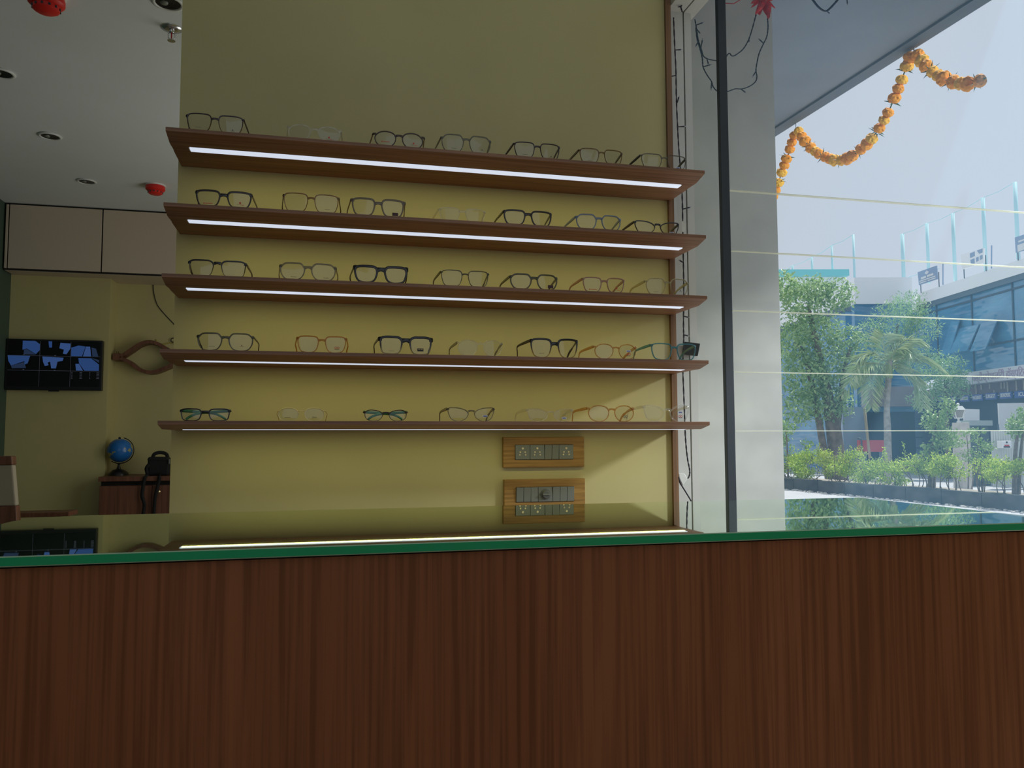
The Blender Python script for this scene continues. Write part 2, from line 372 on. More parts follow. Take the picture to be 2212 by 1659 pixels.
for s in (-1, 1): p.sweep([(s*.006, 0, -.016), (s*.012, 0, -.024), (s*.011, 0, -.036), (0, 0, -.046)], .0018, 6)
p.build('frame_arms', M['chrome'], e, smooth=True)
p = MB(); p.sweep([(0, 0, -.018), (0, 0, -.043)], .0024, 8); p.build('glass_bulb', M['red'], e, smooth=True)
p = MB(); p.lathe([(.0, -.046), (.014, -.046), (.014, -.048), (.0, -.048)], (0, 0, 0), 12); p.build('deflector', M['chrome'], e)

# ================================================================ display shelves
XSL, XSR, YSF = -.391, 1.084, 2.10
ZT = [ZC+.7836, ZC+.5910, ZC+.4120, ZC+.2237, ZC+.0466]
names = ['topmost', 'second', 'third', 'fourth', 'lowest']
shelf_label = ['topmost brown wooden display shelf with a lit strip beneath', 'second brown display shelf from the top with lit strip',
  'middle brown display shelf of the five with lit strip', 'fourth brown display shelf from the top with lit strip', 'lowest brown display shelf just above the switch plates']
for i, z in enumerate(ZT):
    e = empty('display_shelf', (0, 0, z), shelf_label[i], 'shelf', 'lit display shelves on the wall')
    prof = [(YSF, 0), (YSF, -.0095), (YSF+.055, -.0205), (YSF+.078, -.0205), (YSF+.078, -.0135), (YSF+.116, -.0135), (YSF+.116, -.0205), (YW, -.0205), (YW, 0)]
    n = len(prof); V = [(XSL, y, zz) for y, zz in prof]+[(XSR, y, zz) for y, zz in prof]
    Fc = [(j, (j+1) % n, n+(j+1) % n, n+j) for j in range(n)]
    # end caps as quads so the groove stays open only along the length
    p = MB(); p.add(V, Fc)
    for b0 in (0, n): p.add([V[b0+j] for j in range(n)], [(0, 1, 2, 8), (2, 3, 4, 8), (4, 5, 8), (5, 6, 7), (5, 7, 8)])
    # close groove ends past the strip
    for (a, b) in ((XSL, -.350), (1.052, XSR)): p.box((a+.0005, YSF+.0785, -.0204), (b, YSF+.1155, -.0136))
    p.build('board', M['shelfwood'], e, bevel=.0008)
    st = MB(); st.box((-.347, YSF+.084, -.0215), (1.049, YSF+.110, -.0137)); st.build('led_strip', M['led'], e)['label'] = 'glowing white light strip'
    for xx in (-.3495, 1.049): boxo('strip_end_cap', (xx, YSF+.084, -.0205), (xx+.0025, YSF+.110, -.0140), M['whiteplastic'], e)
    ld = bpy.data.lights.new('led_light', 'AREA'); ld.shape = 'RECTANGLE'; ld.size = 1.39; ld.size_y = .014; ld.energy = .50; ld.color = (1, .96, .2)
    lo = bpy.data.objects.new('led_light', ld); C.objects.link(lo); lo.parent = e; lo.location = (.351, YSF+.097, -.0222)

# ================================================================ eyeglasses
STY = {
 'square': ([(-.97, .5), (-.8, .9), (-.25, 1), (.5, 1), (.92, .86), (1.0, .4), (.9, -.3), (.68, -.82), (.2, -1), (-.35, -1), (-.74, -.72), (-.93, -.1)], .80),
 'round': ([(-.97, .25), (-.72, .78), (-.1, 1), (.5, .9), (.9, .5), (1, .05), (.86, -.5), (.5, -.88), (0, -1), (-.5, -.88), (-.86, -.42)], .68),
 'geo': ([(-1, .22), (-.95, .52), (-.74, .90), (-.5, .99), (0, 1), (.45, .99), (.72, .88), (.97, .5), (1, .2), (.93, -.3), (.68, -.82), (.3, -1), (-.3, -1), (-.66, -.84), (-.91, -.35)], .66),
 'rect': ([(-.96, .55), (-.7, .93), (-.1, 1), (.6, 1), (.97, .82), (1, .35), (.93, -.4), (.78, -.86), (.3, -1), (-.35, -1), (-.74, -.8), (-.93, -.1)], .74),
 'cat': ([(-.97, .2), (-.7, .62), (-.1, .93), (.6, 1.02), (.97, .95), (1.03, .6), (.93, 0), (.7, -.65), (.2, -1), (-.3, -.98), (-.78, -.55), (-.94, -.15)], .86),
 'oval': ([(-.98, .2), (-.7, .7), (-.1, .96), (.5, 1), (.93, .68), (1, .1), (.85, -.55), (.45, -.92), (-.05, -1), (-.5, -.88), (-.85, -.42)], .72),
}
def crom_closed(P, k=5):
    n = len(P); out = []
    P = [Vector((a, b)) for a, b in P]
    for i in range(n):
        a, b, c, d = P[i-1], P[i], P[(i+1) % n], P[(i+2) % n]
        for j in range(k):
            t = j/k; out.append(.5*((2*b)+(c-a)*t+(2*a-5*b+4*c-d)*t*t+(3*b-a-3*c+d)*t**3))
    return out
def opaque(name, c): return pm(name, c, .28, 0, .5)
GM = {
 'darkbrown': opaque('dark_brown_acetate', (.035, .018, .016)), 'brown': opaque('brown_acetate', (.05, .026, .018)), 'black': opaque('black_acetate', (.010, .009, .010)),
 'blackbrown': opaque('black_brown_acetate', (.022, .016, .015)), 'navy': opaque('navy_acetate', (.022, .022, .035)),
 'crystal': clear('crystal_acetate', (.95, .95, .93), (.85, .85, .8), .88, .1), 'greyclear': clear('smoke_acetate', (.62, .60, .56), (.2, .2, .18), .75, .25),
 'brownclear': clear('tea_acetate', (.66, .52, .36), (.25, .16, .08), .7, .25), 'greige': clear('greige_acetate', (.55, .5, .4), (.22, .19, .16), .5, .5),
 'blue': clear('pale_blue_acetate', (.62, .7, .85), (.2, .26, .42), .45, .5), 'olive': clear('olive_acetate', (.45, .43, .32), (.13, .13, .085), .5, .5),
 'pink': clear('blush_acetate', (.85, .62, .5), (.48, .30, .24), .45, .5), 'gold': pm('gold_wire', (.62, .52, .30), .3, .8), 'steel': pm('steel_wire', (.45, .43, .38), .3, .8),
 'amber': clear('amber_acetate', (.95, .66, .22), (.55, .27, .04), .6, .4), 'peach': clear('peach_acetate', (.95, .72, .42), (.5, .3, .12), .7, .3),
 'teal': clear('teal_acetate', (.5, .78, .8), (.10, .28, .32), .5, .45), 'goldclear': clear('champagne_acetate', (.86, .82, .66), (.5, .46, .33), .7, .3),
 'greenplastic': opaque('green_rubber', (.03, .22, .05)),
 'blackclear': two_tone('black_to_clear_acetate', (.010, .009, .010), (.3, .27, .2), .012, .026), 'blackamber': two_tone('black_to_amber_acetate', (.012, .011, .011), (.36, .2, .06), .012, .030),
 'plumclear': two_tone('plum_to_tea_acetate', (.035, .018, .022), (.12, .07, .03), .018, .034, (.7, .55, .4)), 'blackclear2': two_tone('black_to_smoke_acetate', (.012, .010, .012), (.1, .09, .06), .016, .028, (.7, .65, .5)),
}
PR = {'dark': pm('dark_lens_print', (.04, .035, .03), .6), 'red': pm('red_lens_print', (.62, .045, .03), .5), 'white': pm('white_sticker', (.75, .74, .72), .5), 'tag': pm('dark_red_tag', (.05, .006, .008), .5), 'blacktag': pm('black_tag', (.01, .01, .01), .5), 'gold': pm('gold_print', (.5, .35, .12), .4), 'blue': pm('blue_lens_print', (.12, .15, .35), .5)}
GLASSES = []
TNAME = {'darkbrown': 'dark brown', 'brownclear': 'tea brown', 'greige': 'translucent greige', 'navy': 'dark navy', 'brown': 'brown', 'olive': 'olive green', 'blackbrown': 'black brown', 'greyclear': 'smoky clear', 'greenplastic': 'folded green', 'gold': 'thin gold'}
def eyeglasses(shelf, L, Rr, style, col, rim=(.0022, .0016), label='', y0=None, hh=.037, marks=(), temples='open', tcol=None, br=.0145, drop=.0, splay=.008, wire=False, brz=None, yaw=0, ends=.0045, tmp=(.0015, .0040)):
    zs = ZT[shelf]
    mid = ((L[0]+Rr[0])/2, (L[1]+Rr[1])/2); d = ray(*mid)
    if y0 is None:
        y0 = (zs+hh-ZC)/(d.z/d.y) if d.z/d.y > .12 else 2.135
        y0 = min(max(y0, 2.118), 2.20)
    a, b = atY(*L, y0), atY(*Rr, y0); wd = b.x-a.x; Hh = (a.z+b.z)/2-zs
    pts, hk = STY[style]; hk = (hk+1)/2
    e = empty('eyeglasses', ((a.x+b.x)/2, y0, zs), label, 'eyeglasses', 'eyeglasses on the lit display shelves', R(yaw))
    H = Hh/hk; rt, rb = rim[0]*1.3, rim[1]*1.35
    hb = (H-rt-rb)/2; zc = rb+hb
    ha = (wd-br-2*ends-2*max(rt*.9, rb))/4
    xc = br/2+max(rt*.8, rb)+ha
    bow = lambda x: .006*(abs(x)/(wd/2))**2     # front curves back a little at the ends
    fm = MB()
    Lpts = crom_closed(pts)
    k = len(Lpts)
    for s in (-1, 1):
        inn = [Vector((s*(xc+q.x*ha), zc+q.y*hb)) for q in Lpts]
        out = []
        for i, q in enumerate(inn):
            tg = (inn[(i+1) % k]-inn[i-1]); nn = Vector((tg.y, -tg.x)).normalized()*s*-1
            if nn.dot(q-Vector((s*xc, zc))) < 0: nn = -nn
            u = max(0, min(1, nn.y*.75+.5)); t = rb+(rt-rb)*u*u*(3-2*u)
            out.append((q, nn, t))
        dep = .0016 if not wire else .0009
        V = []
        for q, nn, t in out:
            yb = bow(q.x)
            for (f, yy) in ((0, -dep*.75), (.18, -dep), (.82, -dep), (1, -dep*.6), (1, dep*.7), (.8, dep), (.1, dep), (-.05, dep*.5)):
                w2 = q+nn*t*f; V.append((w2.x, yb+yy, w2.y))
        Fc = [(i*8+j, i*8+(j+1) % 8, ((i+1) % k)*8+(j+1) % 8, ((i+1) % k)*8+j) for i in range(k) for j in range(8)]
        fm.add(V, Fc)
        # end piece
        zh = Hh-.0024
        xo = s*(xc+ha*.93); xe = s*(wd/2)
        eh = max(rt*.95, .0016) if not wire else .0009
        fm.sweep([(xo, bow(xo), zh+.0005), ((xo+xe)/2, bow(xe)*.9, zh+.0006), (xe-s*.001, bow(xe)+.0008, zh), (xe, bow(xe)+.004, zh-.0004)], [(dep, eh), (dep, eh*1.05), (dep*1.1, eh), (dep*.9, eh*.9)], 8, up=(0, 0, 1))
    zb = zc+hb*(.58 if brz is None else brz)
    bh = max(rt*.85, .0011) if not wire else .0008
    g = br/2+rb*.6
    fm.sweep([(-g, .0005, zb-.0012), (-g*.55, -.0004, zb), (0, -.0008, zb+.0004), (g*.55, -.0004, zb), (g, .0005, zb-.0012)], [(dep, bh*1.4), (dep, bh*1.15), (dep, bh), (dep, bh*1.15), (dep, bh*1.4)], 8, up=(0, 0, 1))
    fm.build('frame_front', GM[col], e, smooth=True, auto=50)
    for s in (-1, 1):
        V = []; Fc = []
        kk = len(Lpts)
        for yy in (-.0006, .0007):
            V.append((s*xc, bow(xc)-.0016+yy, zc))
            for q in Lpts: V.append((s*(xc+q.x*ha*1.005), bow(s*(xc+q.x*ha))-.0002+yy, zc+q.y*hb*1.005))
        for b0, fl in ((0, 0), (kk+1, 1)):
            for i in range(kk):
                f = (b0, b0+1+i, b0+1+(i+1) % kk); Fc.append(f if fl else f[::-1])
        mesh('lens', V, Fc, M['lens'], e, smooth=True)
        if wire:
            pd = MB(); pd.lathe([(.0001, -.0012), (.002, -.001), (.0028, 0), (.002, .001), (.0001, .0012)], (0, 0, 0), 10, M4=Matrix.Rotation(R(70*s), 4, 'Y') @ Matrix.Scale(1.6, 4, (1, 0, 0)))
            po = pd.build('nose_pad', GM['crystal'], e, smooth=True); po.location = (s*(br/2+.001), .004, zb-.009)
        tm = MB(); ta, tb = tmp; zh = Hh-.0014; x0 = s*(wd/2-.0012); yh = bow(wd/2)+.004
        if temples == 'open':
            zd = max(.0035, 0.0032)
            P = [(x0, yh, zh), (x0+s*splay*.25, yh+.03, zh-.0015), (x0+s*splay*.7, yh+.075, zh-.005), (x0+s*splay*.8, yh+.093, zh-.0095), (x0+s*splay*.55, yh+.108, zh*.55), (x0+s*splay*.3, yh+.124, zd)]
            rr = [(ta, tb*1.0), (ta, tb*1.15), (ta, tb*.85), (ta*1.1, tb*.9), (ta*1.1, tb), (ta, tb*.7)]
        else:
            o2 = .0065 if s > 0 else .0115
            P = [(x0, yh, zh), (x0-s*.004, yh+o2*.7, zh-.0005), (x0-s*.03, yh+o2, zh-.002), (x0-s*.075, yh+o2+.001, zh-.0065), (x0-s*.095, yh+o2, zh-.014), (x0-s*(wd-.014), yh+o2-.001, .0045)]
            rr = [(ta, tb*.9), (ta, tb), (ta, tb), (ta, tb*.8), (ta, tb*.8), (ta, tb*.75)]
        # carry the profile smoothly
        PP = smooth_path(P, 4); RR = []
        for i in range(len(rr)-1):
            for j in range(4): RR.append(tuple(rr[i][q]+(rr[i+1][q]-rr[i][q])*j/4 for q in (0, 1)))
        RR.append(rr[-1])
        tm.sweep(PP, RR, 8, up=(0, 0, 1)); tp = tm.build('temple', GM[tcol or col], e, smooth=True)
        if tcol and tcol != col: tp['label'] = TNAME[tcol]+' temple'
    for mk in marks:
        kind, side, mx_, mz = mk[:4]; X = side*xc+mx_*ha; Z = zc+mz*hb; Y = bow(X)-.0034
        q = MB()
        if kind == 'line':
            q.box((X-.007, Y, Z-.0003), (X+.007, Y+.0003, Z+.0003)); q.build('lens_print', PR['dark'], e)
        elif kind == 'lines':
            for j in range(5): q.box((X-.007+j*.003, Y, Z-.0005), (X-.007+j*.003+.0022, Y+.0003, Z+.0005))
            q.build('lens_print', PR['dark'], e)
        elif kind == 'redline':
            q.box((X-.011, Y, Z-.0014), (X-.0085, Y+.0003, Z+.0014))
            for j in range(6): q.box((X-.007+j*.0032, Y, Z-.0009), (X-.007+j*.0032+.0024, Y+.0003, Z+.0009))
            q.build('lens_print', PR['red'], e)
        elif kind == 'redlogo':
            q.lathe([(.0001, 0), (.0027, 0), (.0027, .0003), (.0001, .0003)], (X, Y, Z+.003), 5, M4=Matrix.Rotation(R(90), 4, 'X'))
            for j in range(3): q.box((X+.001+j*.003, Y, Z-.0028), (X+.001+j*.003+.0022, Y+.0003, Z-.0016))
            q.build('lens_logo', PR['red'], e)
            q = MB(); q.box((X-.008, Y, Z-.0014), (X, Y+.0003, Z-.0009)); q.build('lens_print', PR['dark'], e)
        elif kind == 'dot':
            q.lathe([(.0001, 0), (.0014, 0), (.0014, .0003), (.0001, .0003)], (X, Y, Z+.002), 10, M4=Matrix.Rotation(R(90), 4, 'X'))
            q.box((X-.005, Y, Z-.001), (X+.005, Y+.0003, Z-.0005)); q.build('lens_logo', PR['dark'], e)
        elif kind == 'tag':
            q.box((X-.0078, Y-.0004, Z-.0045), (X+.0078, Y, Z+.0045)); q.build('brand_tag', PR['tag'], e, bevel=.0008)
        elif kind == 'blacktag':
            q.box((X-.0082, Y-.0004, Z-.004), (X+.0082, Y, Z+.004)); q.build('brand_tag', PR['blacktag'], e)
            q = MB(); q.box((X-.006, Y-.0008, Z+.0002), (X-.0008, Y-.0004, Z+.002)); q.box((X+.0006, Y-.0008, Z+.0002), (X+.006, Y-.0004, Z+.002)); q.build('tag_print', PR['gold'], e)
        elif kind == 'rings':
            for sx in (-.0033, .0033):
                q.lathe([(.0019, 0), (.0031, 0), (.0031, .0003), (.0019, .0003)], (X+sx, Y, Z+.001), 16, M4=Matrix.Rotation(R(90), 4, 'X'))
            q.build('lens_logo', PR['red' if len(mk) < 5 else mk[4]], e)
            q = MB(); q.box((X-.006, Y, Z-.0042), (X+.006, Y+.0003, Z-.003)); q.build('lens_print', PR['dark'], e)
        elif kind == 'sticker':
            q.box((X-.0065, Y-.0003, Z-.0028), (X+.0065, Y, Z+.0028)); q.build('lens_sticker', PR['white'], e)
            q = MB(); q.box((X-.005, Y-.0006, Z-.0016), (X+.005, Y-.0003, Z+.0014)); q.build('sticker_print', PR[mk[4] if len(mk) > 4 else 'blue'], e)
        elif kind == 'text':
            text_obj('lens_print', mk[4], mk[5], PR['dark'], e, Matrix.Translation((X, Y, Z)) @ Matrix.Rotation(R(90), 4, 'X'), .0001)
    GLASSES.append(e); return e
SL = ['on the top shelf', 'on the second shelf', 'on the middle shelf', 'on the fourth shelf', 'on the lowest shelf']
G = eyeglasses
TH, MD, TN = (.0046, .003), (.0034, .002), (.0018, .0012)
# top shelf
G(0, (401, 247), (527.5, 254.5), 'square', 'plumclear', (.0022, .0013), 'large plum brown square eyeglasses, leftmost on the top shelf', tcol='darkbrown', marks=[('line', -1, -.1, -.55), ('dot', 1, .2, -.65)])
G(0, (620.5, 272), (738, 279.7), 'round', 'crystal', (.0026, .0016), 'colourless crystal round eyeglasses, second from left on the top shelf', marks=[('redlogo', 1, 0, -.6)])
G(0, (805, 284), (918.5, 296.5), 'round', 'brown', (.0024, .0018), 'dark brown round eyeglasses with red lens print on the top shelf', tcol='brownclear', marks=[('redline', -1, 0, -.4), ('redlogo', 1, .1, -.5)], ends=.0075)
G(0, (952.6, 294), (1062, 302.5), 'geo', 'greyclear', (.0026, .0016), 'smoky clear angular eyeglasses in the middle of the top shelf', marks=[('line', -1, .1, -.6), ('dot', 1, .2, -.6)])
G(0, (1110, 306), (1211, 317), 'square', 'darkbrown', (.0022, .0015), 'slim dark brown square eyeglasses, third from right on the top shelf', marks=[('line', -1, 0, -.6), ('dot', 1, .1, -.7)])
G(0, (1251.5, 320), (1346.8, 330), 'square', 'brownclear', (.0019, .0013), 'slim grey brown square eyeglasses, second from right on the top shelf', tcol='greige', marks=[('line', -1, 0, -.7)])
G(0, (1384.6, 333.5), (1484.5, 340), 'square', 'greyclear', (.0019, .0013), 'thin smoky clear square eyeglasses at the right end of the top shelf', tcol='navy', marks=[('sticker', 1, .1, -.75)])
# second shelf
G(1, (421.6, 412), (544.6, 418), 'square', 'blackbrown', (.0036, .0022), 'black square eyeglasses with red lens print, leftmost on the second shelf', tcol='greige', marks=[('redline', -1, 0, -.7), ('redlogo', 1, .1, -.55)])
G(1, (610.6, 418), (733.5, 426), 'square', 'brownclear', (.0022, .0014), 'tea brown thin square eyeglasses, second from left on the second shelf', tcol='brown', marks=[('line', 1, .1, -.6)])
G(1, (757, 429), (876.5, 436), 'square', 'greige', (.0036, .0026), 'greige translucent eyeglasses with dark red tag on the second shelf', marks=[('tag', 1, .25, -.72)], ends=.0075)
G(1, (947.7, 448), (1050, 456), 'square', 'crystal', (.0024, .0016), 'colourless crystal square eyeglasses in the middle of the second shelf')
G(1, (1088, 453.5), (1193, 461), 'square', 'blackbrown', (.0036, .0026), 'thick black brown square eyeglasses, third from right on the second shelf', tcol='olive')
G(1, (1244.3, 466), (1343, 472), 'geo', 'blue', (.0028, .002), 'pale blue translucent angular eyeglasses on the second shelf')
G(1, (1371, 478.5), (1468.8, 481), 'cat', 'navy', (.0024, .0016), 'slim dark navy eyeglasses at the right end of the second shelf', marks=[('sticker', 1, .2, -.7)])
# middle shelf
G(2, (406, 563), (532.8, 569), 'rect', 'blackclear2', (.0030, .0010), 'wide black browline eyeglasses fading to clear, leftmost on the middle shelf', tcol='blackbrown', brz=.76)
G(2, (603.3, 570), (727, 578), 'geo', 'greyclear', (.0032, .002), 'smoky grey angular eyeglasses, second from left on the middle shelf', marks=[('lines', -1, .1, -.75), ('text', 1, .25, -.72, 'Ray-Ban', .0042)])
G(2, (763.5, 574.5), (882, 580), 'square', 'black', (.0050, .0034), 'thick black flat top eyeglasses with silver hinges on the middle shelf', marks=[], ends=.0065, brz=.74)
G(2, (951.6, 584), (1057.4, 590.6), 'square', 'olive', (.0018, .0013), 'thin olive clear eyeglasses in the centre of the middle shelf')
G(2, (1101.7, 594.5), (1205.5, 600), 'geo', 'olive', (.0034, .0024), 'olive green angular eyeglasses with dark red tag on the middle shelf', marks=[('tag', 1, .35, -.62)])
G(2, (1258.6, 599.5), (1350.8, 605), 'square', 'pink', (.0026, .0018), 'blush pink square eyeglasses, second from right on the middle shelf', marks=[('redline', -1, 0, -.7), ('redlogo', 1, .1, -.6)])
G(2, (1395, 607), (1489, 608), 'geo', 'goldclear', (.0022, .0014), 'champagne clear angular eyeglasses at the right end of the middle shelf', marks=[('line', -1, 0, -.7), ('dot', 1, .1, -.5)])
# fourth shelf
G(3, (424.5, 724), (548.5, 726.5), 'geo', 'olive', (.0028, .0018), 'large olive grey angular eyeglasses, leftmost on the fourth shelf', marks=[('line', -1, .2, -.6), ('dot', 1, .1, -.5)], tcol='blackbrown', tmp=(.0013, .0026))
G(3, (640.4, 727), (749.8, 731), 'square', 'amber', (.0024, .0016), 'amber yellow square eyeglasses with red ring logo on the fourth shelf', marks=[('rings', 1, .15, -.45)])
G(3, (817.4, 730), (935.7, 732), 'rect', 'blackclear', (.0048, .0022), 'thick black eyeglasses fading to clear with black tag on the fourth shelf', tcol='blackbrown', marks=[('blacktag', 1, 0, -.5), ('line', -1, 0, -.7)], ends=.0075, brz=.72)
G(3, (987.7, 738), (1087, 741), 'round', 'crystal', (.0018, .0013), 'thin colourless round eyeglasses in the middle of the fourth shelf', tcol='greyclear')
G(3, (1146, 733.5), (1249.6, 736.5), 'square', 'blackamber', (.0042, .0016), 'black eyeglasses fading to amber at the bottom on the fourth shelf', tcol='blackbrown', marks=[('lines', -1, 0, -.6)], splay=.018)
G(3, (1283.5, 747), (1376.8, 749), 'round', 'peach', (.0020, .0014), 'pale peach round eyeglasses with red ring logo on the fourth shelf', marks=[('sticker', 1, .1, .1), ('rings', 1, .1, -.4)], splay=.014)
G(3, (1407, 744), (1505, 746), 'square', 'teal', (.0028, .0022), 'teal translucent square eyeglasses at the right end of the fourth shelf', splay=.012)
# lowest shelf
G(4, (388, 885), (498, 886), 'rect', 'black', (.0026, .0018), 'black rectangular eyeglasses with folded green temples, leftmost on the lowest shelf', temples='folded', tcol='greenplastic', y0=2.128)
G(4, (598.4, 885), (703, 886), 'round', 'gold', (.0012, .0008), 'gold wire rim round eyeglasses, second from left on the lowest shelf', wire=True, marks=[('lines', -1, -.1, -.5), ('text', 1, .05, -.45, 'Dior', .0065)], tcol='gold', tmp=(.0008, .0011))
G(4, (785.3, 889), (881, 888), 'oval', 'brown', (.0018, .0012), 'dark brown oval eyeglasses with folded green temples on the lowest shelf', temples='folded', tcol='greenplastic', y0=2.13)
G(4, (966, 881.5), (1069.6, 882.5), 'cat', 'greyclear', (.0020, .0014), 'smoky grey cat eye eyeglasses in the middle of the lowest shelf', tcol='greige', marks=[('sticker', 1, .1, -.25)])
G(4, (1138, 884), (1239.7, 884.5), 'cat', 'crystal', (.0018, .0013), 'thin colourless cat eye eyeglasses, third from right on the lowest shelf', marks=[('sticker', 1, .1, -.5)])
G(4, (1270, 881), (1372, 881), 'round', 'peach', (.0022, .0016), 'peach round eyeglasses, second from right on the lowest shelf', marks=[('rings', 1, .1, -.4, 'dark')], splay=.016)
G(4, (1391, 877.5), (1490.6, 877.5), 'cat', 'crystal', (.0032, .0022), 'crystal cat eye eyeglasses with ring logo at the right end of the lowest shelf', marks=[('rings', 1, .05, -.4), ('sticker', 1, .05, .2)])

# ================================================================ switch plates on the shelf wall
def switchboard(px0, py0, px1, h, mods, label):
    a = atY(px0, py0, YW-.014); b = atY(px1, py0, YW-.014); wd = b.x-a.x
    e = empty('switch_plate', ((a.x+b.x)/2, YW, a.z-h/2), label, 'switch plate', 'wooden switch plates under the shelves')
    boxo('plate', (-wd/2, -.014, -h/2), (wd/2, 0, h/2), M['plate'], e, .0015)
    mw, mh = wd*.715, h*.49
    boxo('module_frame', (-mw/2, -.0155, -mh/2), (mw/2, -.013, mh/2), M['gap'], e)
    u = mw/8; x = -mw/2
    for kind, n in mods:
        x1 = x+u*n; q = MB()
        if kind == 's':
            o = boxo('socket', (x+.0006, -.0175, -mh/2+.0008), (x1-.0006, -.0140, mh/2-.0008), M['grey'], e, .0006)
            for (sx, sz, r) in ((0, .011, .0034), (-.0075, 0, .0024), (.0075, 0, .0024), (-.009, -.008, .0024), (.009, -.008, .0024)):
                q.lathe([(.0001, 0), (r*.55, 0), (r, -.0004), (r*1.05, 0.0006)], ((x+x1)/2+sx, -.0178, sz), 14, M4=Matrix.Rotation(R(90), 4, 'X') @ Matrix.Scale(-1, 4, (0, 0, 1)))
            q.build('pin_hole', M['brass'], o, smooth=True)
        elif kind == 'w':
            q.add([(x+.0006, -.0200, mh/2-.0008), (x1-.0006, -.0200, mh/2-.0008), (x1-.0006, -.0165, -mh/2+.0008), (x+.0006, -.0165, -mh/2+.0008), (x+.0006, -.0140, mh/2-.0008), (x1-.0006, -.0140, mh/2-.0008), (x1-.0006, -.0140, -mh/2+.0008), (x+.0006, -.0140, -mh/2+.0008)], [(0, 1, 2, 3), (0, 4, 5, 1), (1, 5, 6, 2), (2, 6, 7, 3), (3, 7, 4, 0)])
            q.build('rocker_switch', M['grey'], e, bevel=.0005)
        elif kind == 'b':
            boxo('blank_module', (x+.0006, -.0172, -mh/2+.0008), (x1-.0006, -.0140, mh/2-.0008), M['grey'], e, .0005)
        elif kind == 'k':
            o = boxo('dimmer_module', (x+.0006, -.0172, -mh/2+.0008), (x1-.0006, -.0140, mh/2-.0008), M['grey'], e, .0005)
            kx = (x+x1)/2
            q.lathe([(.0155, .017), (.0160, .018), (.0150, .0195), (.0125, .0195), (.0120, .023), (.0100, .026), (.0001, .026)], (kx, 0, 0), 28, M4=Matrix.Rotation(R(90), 4, 'X')); q.build('dimmer_knob', M['greydark'], o, smooth=True, auto=40)
            boxo('knob_grip', (kx-.011, -.0295, -.002), (kx+.011, -.0255, .002), M['grey'], o, .0008)
        x = x1
    return e
switchboard(1087, 944, 1262, .091, [('s', 2), ('s', 2), ('w', 1), ('w', 1), ('s', 2)], 'upper wooden switch plate with three sockets under the lowest shelf')
switchboard(1089, 1036, 1264, .091, [('w', 1), ('w', 1), ('b', 1), ('k', 2), ('w', 1), ('w', 1), ('w', 1)], 'lower wooden switch plate with round dimmer knob behind the counter')

# ================================================================ counter
ZG = ZC-.124; GT = .0115
yf, yb_ = .965, 1.455; xl, xr = -.462, 1.085
cab = empty('counter', ((xl+xr)/2, (yf+yb_)/2, 0), 'dark brown wood veneer counter filling the lower half of the picture', 'counter')
def inset_poly(d):
    r = .09; x0, x1, y0, y1 = xl+d, xr-d, yf+d, yb_-d; P = [(x0, y0), (x1, y0), (x1, y1)]
    for k in range(9): a = math.pi/2*k/8+math.pi/2; P.append((x0+r+r*math.cos(a), y1-r+r*math.sin(a)))
    return P
ox, oy = (xl+xr)/2, (yf+yb_)/2
def loc(P): return [(a-ox, b-oy) for a, b in P]
p = MB(); prism(p, loc(inset_poly(.012)), .08, ZG-GT-.003); p.build('body', M['veneer'], cab, auto=30)
p = MB(); prism(p, loc(inset_poly(.05)), 0, .08); p.build('plinth', M['black'], cab, auto=30)
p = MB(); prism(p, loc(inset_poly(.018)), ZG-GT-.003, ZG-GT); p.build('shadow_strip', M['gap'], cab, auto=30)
P = loc(inset_poly(0)); n = len(P); p = MB(); c0 = .0012
Pi = loc(inset_poly(c0))
V = [(a, b, -GT) for a, b in Pi]+[(a, b, -GT+c0) for a, b in P]+[(a, b, -c0) for a, b in P]+[(a, b, 0) for a, b in Pi]
p.mi = 1; p.add(V, [(k*n+i, k*n+(i+1) % n, (k+1)*n+(i+1) % n, (k+1)*n+i) for k in (1,) for i in range(n)])
k0 = 0
p.mi = 2; p.F += [(k*n+i, k*n+(i+1) % n, (k+1)*n+(i+1) % n, (k+1)*n+i) for k in (0, 2) for i in range(n)]; p.I += [2]*(2*n)
p.F += [tuple(range(3*n, 4*n)), tuple(range(n))[::-1]]; p.I += [0, 0]
gt = p.build('counter_glass_top', [M['ctop'], M['cedge'], M['cedge2']]); gt.location = (ox, oy, ZG)
tag(gt, 'thick green edged glass top lying on the wooden counter', 'glass top')

# ================================================================ string lights and small things at the post
def pxpath(P, Y): return [atY(x, y, Y) for x, y in P]
def string_light(name, P, Y, bulbs, label, cat='string lights', group=None, r=.0022, tex=True):
    pts = smooth_path(pxpath(P, Y) if not isinstance(Y, list) else [atY(q[0], q[1], yy) for q, yy in zip(P, Y)], 8)
    e = empty(name, pts[0], label, cat, group)
    o = pts[0]
    q = MB()
    for ph in (0, math.pi):   # two twisted strands
        W = []
        for i, t in enumerate(pts):
            a = i*1.1+ph; W.append(t-o+Vector((math.cos(a), math.sin(a)*.6, math.sin(a)*.4))*r*.55)
        q.sweep(W, r*.75, 6)
    q.build('wire', M['wire'], e, smooth=True)
    for (x0, y0, x1, y1) in bulbs:
        yy = Y if not isinstance(Y, list) else Y[0]
        a, b = atY(x0, y0, yy)-o, atY(x1, y1, yy)-o; dr = (b-a).normalized()
        q = MB(); q.sweep([a, a+(b-a)*.4, a+(b-a)*.75], [.0016, .002, .0026], 8); s = q.build('bulb_holder', M['wire'], e, smooth=True)
        q = MB(); q.sweep([a+(b-a)*.72, a+(b-a)*.88, b], [.0022, .0021, .001], 8); q.build('bulb', M['bulb'], e, smooth=True)
    return e
